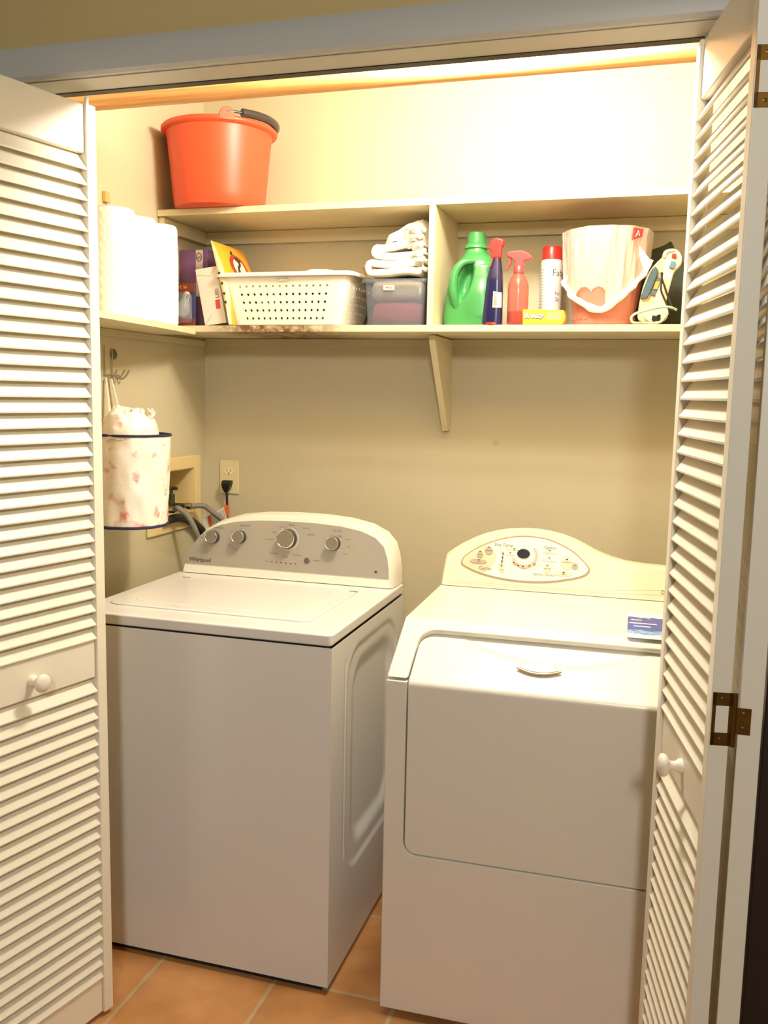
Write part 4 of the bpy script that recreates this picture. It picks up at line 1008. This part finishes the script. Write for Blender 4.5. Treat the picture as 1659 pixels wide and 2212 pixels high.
# film with the open hand hole at the front
m = MB(); NU, NV_ = 300, 120
keep = []
vs = [bagf(i / NU, j / (NV_ - 1)) for j in range(NV_) for i in range(NU)]
def inhole(p):
    if p.y > -.03: return False
    x, z = p.x, p.z
    hx = -.030
    for c in (hx - .019, hx + .019):
        if ((x - c) / .0205) ** 2 + ((z - .080) / .022) ** 2 < 1: return True
    return abs(x - hx) < .039 and .030 < z < .080
for j in range(NV_ - 1):
    for i in range(NU):
        i2 = (i + 1) % NU; f = (j * NU + i, j * NU + i2, (j + 1) * NU + i2, (j + 1) * NU + i)
        c = sum((vs[q] for q in f), Vector()) / 4
        if inhole(c): continue
        keep.append(f)
m.add(vs, keep)
m.build('film', BAG, bg, smooth=70)
m = MB(); m.grid(lambda u, v: (lambda a: Vector(((pb1 + .0045 - .03 * v) * math.cos(a), (pb1 + .0045 - .03 * v) * math.sin(a), PH + .012 + .004 * math.sin(PI * v) - .05 * v * v)))(2 * PI * u), 90, 8, cu=True); m.build('folded_mouth', BAG, bg, smooth=70)
WF = mat('gathered_white_film', (252, 246, 236), .4, clear=.10, bump=.6, bscale=50)
hem = []
for k in range(61):
    a = -PI / 2 - 1.75 + 3.5 * k / 60; p = bagf(((a + PI / 2 + PI) / (2 * PI)) % 1, 1.0); hem.append(p + Vector((0, -.003, .0008 * math.sin(k * .7))))
MB().tube(hem, [.0060 + .003 * noise.noise(Vector((k * .22, 0, 1))) + .004 * (1 - abs(k - 30) / 30) for k in range(61)], n=10).build('gathered_hem', WF, bg, smooth=70)
m = MB()
tl = [bagf(.655, .55), at(1395, 596, -.25) - Vector((1.322, -.173, ZS)), at(1412, 562, -.245) - Vector((1.322, -.173, ZS)), at(1404, 560, -.25) - Vector((1.322, -.173, ZS)), bagf(.645, .32)]
m.add([tuple(v) for v in tl] + [tuple(v + Vector((0, .004, 0))) for v in tl], [(0, 1, 2, 3, 4), (9, 8, 7, 6, 5)] + [(i, (i + 1) % 5, 5 + (i + 1) % 5, 5 + i) for i in range(5)])
m.build('corner_flap', BAG, bg, smooth=40)
rp = MB()
RPM = mat('red_film_print', (206, 70, 74), .4, clear=.15)
def rpf(u, v):
    p = bagf(.600 + .055 * u, .03 + .19 * v - .05 * u * v); d_ = Vector((p.x, p.y, 0)).normalized(); return p + d_ * .0012
rp.grid(rpf, 10, 8); rpo = rp.build('red_print', RPM, bg, smooth=60)
m = MB(); m.tube([rpf(.3, .8), rpf(.5, .25), rpf(.7, .8)], .0014, n=6).tube([rpf(.38, .6), rpf(.62, .6)], .0012, n=6); m.build('print_mark', WTEXT, rpo)

# ------------------------------------------------------------------ cream steamer, cloth, tube
def zoompt(x, y, dpt): return at(1350 + x / 10.53, 500 + y / 10.53, dpt)
def cutout(pts, d0, d1, org, k=3):
    """solid with the seen outline at depth d0, thickness d1"""
    P = smooth_path([zoompt(x, y, d0) for x, y in pts], k, True); n = len(P); m = MB()
    th = Vector((0, d1, 0)); vs = [p - org for p in P] + [p - org + th for p in P]
    m.add(vs, [tuple(range(n)), tuple(range(2 * n - 1, n - 1, -1))] + [(i, (i + 1) % n, n + (i + 1) % n, n + i) for i in range(n)]); return m
org = Vector((1.47, -.2, ZS))
r = root('garment_steamer', 'cream handheld garment steamer with red and blue buttons, dark cord', 'steamer', org)
CR = mat('cream_plastic', (236, 222, 180), .35, var=.02); BE = mat('beige_plastic', (216, 186, 146), .4, var=.02); TE = mat('teal_plastic', (62, 84, 92), .2)
cutout([(880, 600), (780, 650), (690, 740), (560, 900), (430, 1200), (350, 1500), (300, 1800), (300, 2000), (480, 2060), (700, 2075), (840, 1500), (900, 1000)], -.225, .045, org).build('base', BE, r, bevel=.004)
cutout([(850, 560), (890, 450), (1000, 395), (1130, 390), (1230, 450), (1290, 560), (1290, 700), (1200, 820), (1120, 910), (1060, 1100), (980, 1400), (930, 1650), (985, 1800), (950, 1960), (800, 2060), (600, 2075), (450, 1960), (390, 1800), (640, 1670), (700, 1450), (780, 1250), (850, 1050), (885, 930), (870, 780), (845, 650)], -.272, .036, org).build('handle_body', CR, r, bevel=.010, seg=4)
cutout([(680, 800), (745, 860), (745, 960), (640, 1230), (530, 1470), (460, 1520), (360, 1530), (380, 1430), (470, 1180), (600, 900)], -.236, .012, org).build('water_tank', TE, r, bevel=.003)
cutout([(740, 1020), (820, 1060), (700, 1470), (580, 1430)], -.231, .008, org, 1).build('side_window', mat('slate_window', (84, 96, 96), .3), r)
cutout([(700, 1130), (800, 1140), (735, 1320), (640, 1310)], -.234, .006, org, 1).build('gold_patch', mat('gold_patch', (184, 146, 72), .4, .3), r)
cutout([(1075, 500), (1170, 505), (1165, 600), (1060, 590)], -.279, .010, org, 1).build('red_button', RED, r, bevel=.001)
cutout([(1055, 665), (1155, 685), (1110, 850), (1000, 815)], -.279, .010, org, 1).build('blue_button', mat('steel_blue_plastic', (86, 126, 150), .3), r, bevel=.001)
cutout([(850, 585), (900, 470), (1000, 410), (1130, 400), (1120, 440), (1010, 460), (950, 500), (920, 590)], -.276, .006, org, 2).build('head_trim', mat('cream_trim', (228, 208, 156), .4), r)
cutout([(630, 1900), (700, 1920), (760, 1880), (820, 1890), (800, 2000), (760, 2070), (660, 2070), (600, 2000)], -.297, .020, org, 1).build('plug_knob', BLACK, r, bevel=.002)
c1 = smooth_path([zoompt(x, y, -.292) - org for x, y in ((830, 930), (840, 1060), (900, 1250), (960, 1430), (1060, 1700), (1080, 1800))], 5)
c2 = smooth_path([zoompt(x, y, -.290) - org for x, y in ((850, 940), (830, 1150), (820, 1330), (880, 1500), (960, 1680), (1010, 1800))], 5)
CB = mat('dark_brown_cord', (46, 34, 28), .4)
MB().tube(c1, .0026, n=10).tube(c2, .0026, n=10).build('power_cord', CB, r)
GT = mat('pale_green_tube', (176, 196, 160), .35)
gp = smooth_path([zoompt(x, y, d) for x, y, d in ((1170, 1780, -.284), (1000, 1720, -.300), (760, 1730, -.300), (500, 1790, -.302), (260, 1860, -.304), (150, 1950, -.304), (160, 2050, -.302), (240, 2080, -.296), (420, 2082, -.27), (640, 2078, -.29), (800, 2060, -.305), (900, 1960, -.307), (980, 1850, -.306))], 6)
for v in gp: v.z = max(v.z, ZS + .0035)
o = MB().tube(gp, .0034, n=12).build('tubing', GT, smooth=60); tag(o, 'loop of pale green tubing in front of the cream steamer', 'tubing')
DG = mat('dark_green_cloth', (58, 62, 46), .85, var=.2, bump=.8, bscale=40)
org2 = Vector((1.50, -.12, ZS))
def cloth(pts, d0, d1, lab_, nm='folded_cloth'):
    o = cutout(pts, d0, d1, org2, 3).build(nm, DG, None, bevel=.003); o.location = org2; return tag(o, lab_, 'cloth')
o = cloth([(420, 690), (520, 490), (600, 420), (850, 330), (960, 270), (1045, 225), (1100, 340), (1050, 420), (900, 560), (700, 820), (480, 1150), (330, 1600), (230, 1900), (260, 2075), (900, 2080), (1150, 2080), (1340, 2000), (1340, 700), (1200, 500), (1130, 900), (900, 1200), (500, 1300), (300, 1500)] if False else
      [(230, 2078), (240, 1700), (330, 1200), (430, 700), (520, 490), (600, 420), (850, 330), (960, 270), (1045, 225), (1110, 340), (1180, 520), (1330, 700), (1340, 2078)], -.095, .07, 'dark green folded cloth standing behind the cream steamer')

# ------------------------------------------------------------------ left wall: hook, bag holder
r = root('wall_hook', 'small metal hook rack on the left wall above the hanging bag', 'hook', (0.004, -.555, 1.50))
GM = mat('grey_metal', (120, 116, 104), .35, .7)
m = MB().lathe([(.0, 0), (.014, 0), (.0145, .003), (.011, .006), (0, .007)], n=28, M=Matrix.Translation((-.003, .012, .058)) @ Matrix.Rotation(PI / 2, 4, 'Y')); m.build('disc', GM, r)
WH = mat('brushed_wire', (170, 160, 136), .35, .6)
MB().tube([(.001, 0, .075), (.001, 0, .0)], .0016, n=8).tube([(.001, -.035, .08), (.001, -.035, .0)], .0016, n=8).tube([(.001, -.04, .0), (.001, .03, .0)], .0016, n=8).build('hanger_wire', WH, r)
for y in (-.03, .008, .03):
    MB().tube(smooth_path([(.002, y, .0), (.010, y, -.010), (.022, y + .002, -.004), (.034, y + .004, .014)], 5), .0024, n=10).build('prong', WH, r)
bc = Vector((.108, -.622, 0)); zr, zb_ = 1.338, 1.092
HOL = mat('white_mesh_fabric', (236, 222, 206), .85, clear=.25, var=.05); NVY = mat('navy_trim', (38, 34, 66), .8)
def printed():
    m = mat('printed_bag_film', (240, 228, 214), .4, bump=1.0, bscale=30, var=.12, vscale=25); nt = m.node_tree; N = nt.nodes; L = nt.links
    b = N['Principled BSDF']; src = b.inputs['Base Color'].links[0].from_socket; tc = [n for n in N if n.type == 'TEX_COORD'][0]
    n1 = N.new('ShaderNodeTexNoise'); n1.inputs['Scale'].default_value = 22; n1.inputs['Detail'].default_value = 3; L.new(tc.outputs['Object'], n1.inputs['Vector'])
    cr = N.new('ShaderNodeValToRGB'); cr.color_ramp.elements[0].position = .56; cr.color_ramp.elements[1].position = .72; L.new(n1.outputs['Fac'], cr.inputs[0])
    mx = N.new('ShaderNodeMix'); mx.data_type = 'RGBA'; mx.inputs[7].default_value = lin((216, 96, 92)); L.new(cr.outputs[0], mx.inputs[0]); L.new(src, mx.inputs[6]); L.new(mx.outputs[2], b.inputs['Base Color']); return m
PRT = printed()
r = root('bag_holder', 'white fabric bag dispenser with navy hems hanging on the left wall', 'bag holder', (bc.x, bc.y, 0))
def hf(u, v):
    a = 2 * PI * u; z = zb_ + (zr - zb_) * v; rad = .094 + .004 * v + .006 * noise.noise(Vector((math.cos(a) * 3, math.sin(a) * 3, z * 14)))
    x = rad * math.cos(a) * .98; y = rad * math.sin(a) * 1.05 + .012 * (v - .5) * 2 * (math.sin(a) > 0) * 0
    return (x, y + .010 * v, z - .012 * math.cos(a) * (v) * 0)
MB().grid(hf, 90, 40, cu=True).build('sleeve', PRT, r, smooth=70)
for v, rr_ in ((1, .0036), (0, .0042)):
    MB().tube([Vector(hf(k / 60, v)) * 1.0 for k in range(60)], rr_, n=8, closed=True).build('navy_hem', NVY, r, smooth=60)
def strap(p, q, w):
    P0, P1 = Vector(p), Vector(q); m = MB(); s_ = Vector((0, w, 0)); t_ = Vector((.0012, 0, 0))
    m.add([P0 - s_ * .6, P0 + s_ * .6, P1 + s_, P1 - s_, P0 - s_ * .6 + t_, P0 + s_ * .6 + t_, P1 + s_ + t_, P1 - s_ + t_], [(0, 1, 2, 3), (7, 6, 5, 4), (0, 4, 5, 1), (1, 5, 6, 2), (2, 6, 7, 3), (3, 7, 4, 0)]); return m
strap((-.098, .052, 1.492), (-.075, .075, 1.345), .006).build('strap', HOL, r); strap((-.100, .030, 1.492), (-.070, .010, 1.345), .007).build('strap', HOL, r)
def cf(u, v):
    a = 2 * PI * u; ph = v * PI / 2; rr_ = math.cos(ph) ** .75 if v < 1 else 0
    x = .078 * math.cos(a) * rr_; y = .082 * math.sin(a) * rr_
    z = .085 * math.sin(ph) * (1 - .25 * sstep(-.03, .09, y)) + .016 * noise.noise(Vector((x * 24, y * 24, v * 3 + 4))) * (rr_ + .4) + .010 * abs(noise.noise(Vector((x * 55, y * 55, v * 6))))
    return (x, y - .01, zr - .012 + z)
MB().grid(cf, 90, 40, cu=True).build('stuffed_bags', PRT, r, smooth=60, fix=False)
m = MB()
for k, (a0, w) in enumerate(((.8, .016), (1.5, .02), (.2, .014))):
    m.grid(lambda u, v: ((.02 + .02 * k) + w * (u - .5) + .006 * math.sin(9 * v + k), -.045 + .022 * k + w * math.sin(5 * u + k) * .4, zr + .036 + .034 * v + .006 * math.sin(7 * u)), 8, 8)
m.build('bag_tips', PRT, r, smooth=60, solid=.001)

# ------------------------------------------------------------------ valve box, hoses, outlet
CBX = mat('ivory_box_plastic', (222, 200, 146), .5, var=.04)
r = root('valve_box', 'ivory recessed washer valve box in the left wall', 'valve box', (0, (by0 + by1) / 2, bz0))
hy = (by1 - by0) / 2; hz = bz1 - bz0
m = MB()
e1, e2, e3, e4 = .050, .042, .045, .040   # frame widths: left(-y), right, bottom, top
m.box((.0008, -hy - e1, -e3), (.008, -hy, hz + e4)).box((.0008, hy, -e3), (.008, hy + e2, hz + e4)).box((.0008, -hy, -e3), (.008, hy, 0)).box((.0008, -hy, hz), (.008, hy, hz + e4))
m.build('frame', CBX, r, bevel=.0025)
m = MB().box((-.095, -hy + .001, .001), (-.092, hy - .001, hz - .001)).box((-.092, -hy + .001, .001), (.002, -hy + .003, hz - .001)).box((-.092, hy - .003, .001), (.002, hy - .001, hz - .001)).box((-.092, -hy + .003, hz - .003), (.002, hy - .003, hz - .001)).box((-.092, -hy + .003, .001), (.002, hy - .003, .003))
m.build('recess', CBX, r)
VG = mat('verdigris_valve', (74, 84, 70), .5, .6, var=.3, vscale=60)
for y in (-.045, .0605):
    e = bpy.data.objects.new('valve', None); S.collection.objects.link(e); e.parent = r; e.location = (-.045, y, 0); e.empty_display_size = .02
    MB().tube([(0, 0, .004), (0, 0, .065)], .011, n=16).tube([(0, 0, .028), (.05, 0, .028)], .009, n=14).build('valve_body', VG, e)
    MB().tube([(0, 0, .065), (0, 0, .082)], .005, n=10).tube([(-.022, 0, .084), (.022, 0, .084)], .005, n=10).tube([(0, -.022, .084), (0, .022, .084)], .005, n=10).build('tap_handle', VG, e)
GH = mat('grey_hose_rubber', (126, 120, 112), .5)
for i, (y, pl, lb_) in enumerate(((-.2575, [(385, 1098, .05), (404, 1113, .07), (420, 1140, .09), (433, 1180, .10), (440, 1230, .11)], 'grey water hose from the left valve, bending down behind the washer'),
                            (-.152, [(440, 1093, .05), (462, 1108, .09), (484, 1125, .13), (505, 1150, .17)], 'grey water hose from the right valve, reaching behind the console'))):
    z0 = bz0 + .028; st_ = Vector((.006, y, z0))
    pts_ = [st_ + Vector((.018, .004, 0))] + [atx(a, b, x) for a, b, x in pl]
    r = root('water_hose', lb_, 'hose', st_, group='washer supply hoses')
    MB().tube([Vector((p - st_)) for p in smooth_path(pts_, 7)], .0088, n=16).build('hose', GH, r, smooth=60)
    MB().tube([(0, 0, 0), (.020, .005, 0)], .0115, n=20).build('coupling', CHROME, r)
dp = smooth_path([atx(a, b, x) for a, b, x in ((352, 1128, .012), (385, 1118, .02), (410, 1124, .02), (432, 1142, .03), (450, 1164, .04), (462, 1200, .05))], 7)
o = MB().tube(dp, .0135, n=18).build('drain_hose', mat('black_hose', (34, 31, 28), .5), smooth=60); tag(o, 'black drain hose under the two grey water hoses', 'hose')
tg = Vector((.155, -.09, 1.05))
r = root('warning_tag', 'white paper warning tag with orange stripe behind the washer console', 'tag', at(462, 1125, -.10))
q = r.location.copy()
def tp(px, py): return at(px, py, -.10) - q
m = MB(); P4 = [tp(436, 1122), tp(482, 1096), tp(497, 1140), tp(450, 1160)]
m.add(P4 + [p + Vector((0, .0012, 0)) for p in P4], [(0, 1, 2, 3), (7, 6, 5, 4), (0, 1, 5, 4), (1, 2, 6, 5), (2, 3, 7, 6), (3, 0, 4, 7)]); m.build('paper', mat('tag_paper', (222, 214, 196), .7), r)
m = MB(); P4 = [tp(448, 1116), tp(455, 1112), tp(462, 1150), tp(455, 1152)]; P4 = [p - Vector((0, .001, 0)) for p in P4]; m.poly(P4); m.build('stripe', mat('orange_stripe', (206, 92, 40), .6), r, smooth=0)
m = MB()
for k in range(8):
    a, b = tp(458 + k * 3.6, 1111 - k * 2 + 3), tp(463 + k * 3.6, 1150 - k * 2); m.tube([a - Vector((0, .001, 0)), b - Vector((0, .001, 0))], .0005, n=4)
m.build('print_lines', mat('grey_print', (110, 104, 96), .7), r)
r = root('wall_outlet', 'ivory duplex electrical outlet on the back wall', 'outlet', (.092, -.0005, 1.171))
IV = mat('ivory_plate', (216, 202, 158), .4)
MB().box((-.035, -.005, -.057), (.035, 0, .057)).build('cover_plate', IV, r, bevel=.002)
for z in (.020, -.024):
    e = MB().prism(rrect(-.016, z - .013, .016, z + .013, .010), lambda u, v, d: (u, -.005 - d, v), 0, .002).build('receptacle', mat('ivory_face', (226, 212, 170), .4), r)
    m = MB().box((-.008, -.0076, z - .001), (-.0062, -.007, z + .008)).box((.0055, -.0076, z - .001), (.0073, -.007, z + .007)).lathe([(.0026, 0), (.0026, .0006)], n=12, M=Matrix.Translation((0, -.007, z - .0075)) @ Matrix.Rotation(PI / 2, 4, 'X'))
    m.build('slots', DTEXT, e)
r = root('power_cord', 'black power cord plugged into the ivory outlet', 'cord', (.092, -.0085, 1.147))
m = MB(); rgs = []
for z, w, d0, d1 in ((.014, .017, .0, .018), (.004, .017, .0, .026), (-.012, .012, .004, .028), (-.026, .006, .010, .024)):
    rgs.append([Vector((x, y, z)) for x, y in ((-w, -d0), (w, -d0), (w, -d1), (-w, -d1))])
m.add([v for q_ in rgs for v in q_], [(k * 4 + i, k * 4 + (i + 1) % 4, (k + 1) * 4 + (i + 1) % 4, (k + 1) * 4 + i) for k in range(3) for i in range(4)] + [(3, 2, 1, 0), (12, 13, 14, 15)])
m.build('plug', BLACK, r, bevel=.003)
MB().tube(smooth_path([(0, -.016, -.022), (.002, -.018, -.05), (.004, -.020, -.09), (.010, -.03, -.15), (.02, -.04, -.25)], 5), .0042, n=12).build('cord', BLACK, r)
m = MB().box((-.003, -.0262, -.112), (.014, -.0255, -.068)); m.build('cord_tag', mat('orange_tag', (216, 104, 52), .6), r)
# ------------------------------------------------------------------ wall scuffs
for px, py, rad, lb_ in ((1070, 957, .010, 'round brown scuff mark on the back wall right of the bracket'),):
    p = at(px, py, 0); o = MB().lathe([(rad, 0), (rad * .6, .0006), (0, .0008)], n=20, M=Matrix.Translation((p.x, -.0002, p.z)) @ Matrix.Rotation(PI / 2, 4, 'X')).build('wall_dent', mat('scuff', (190, 170, 138), .8)); tag(o, lb_, 'scuff mark')
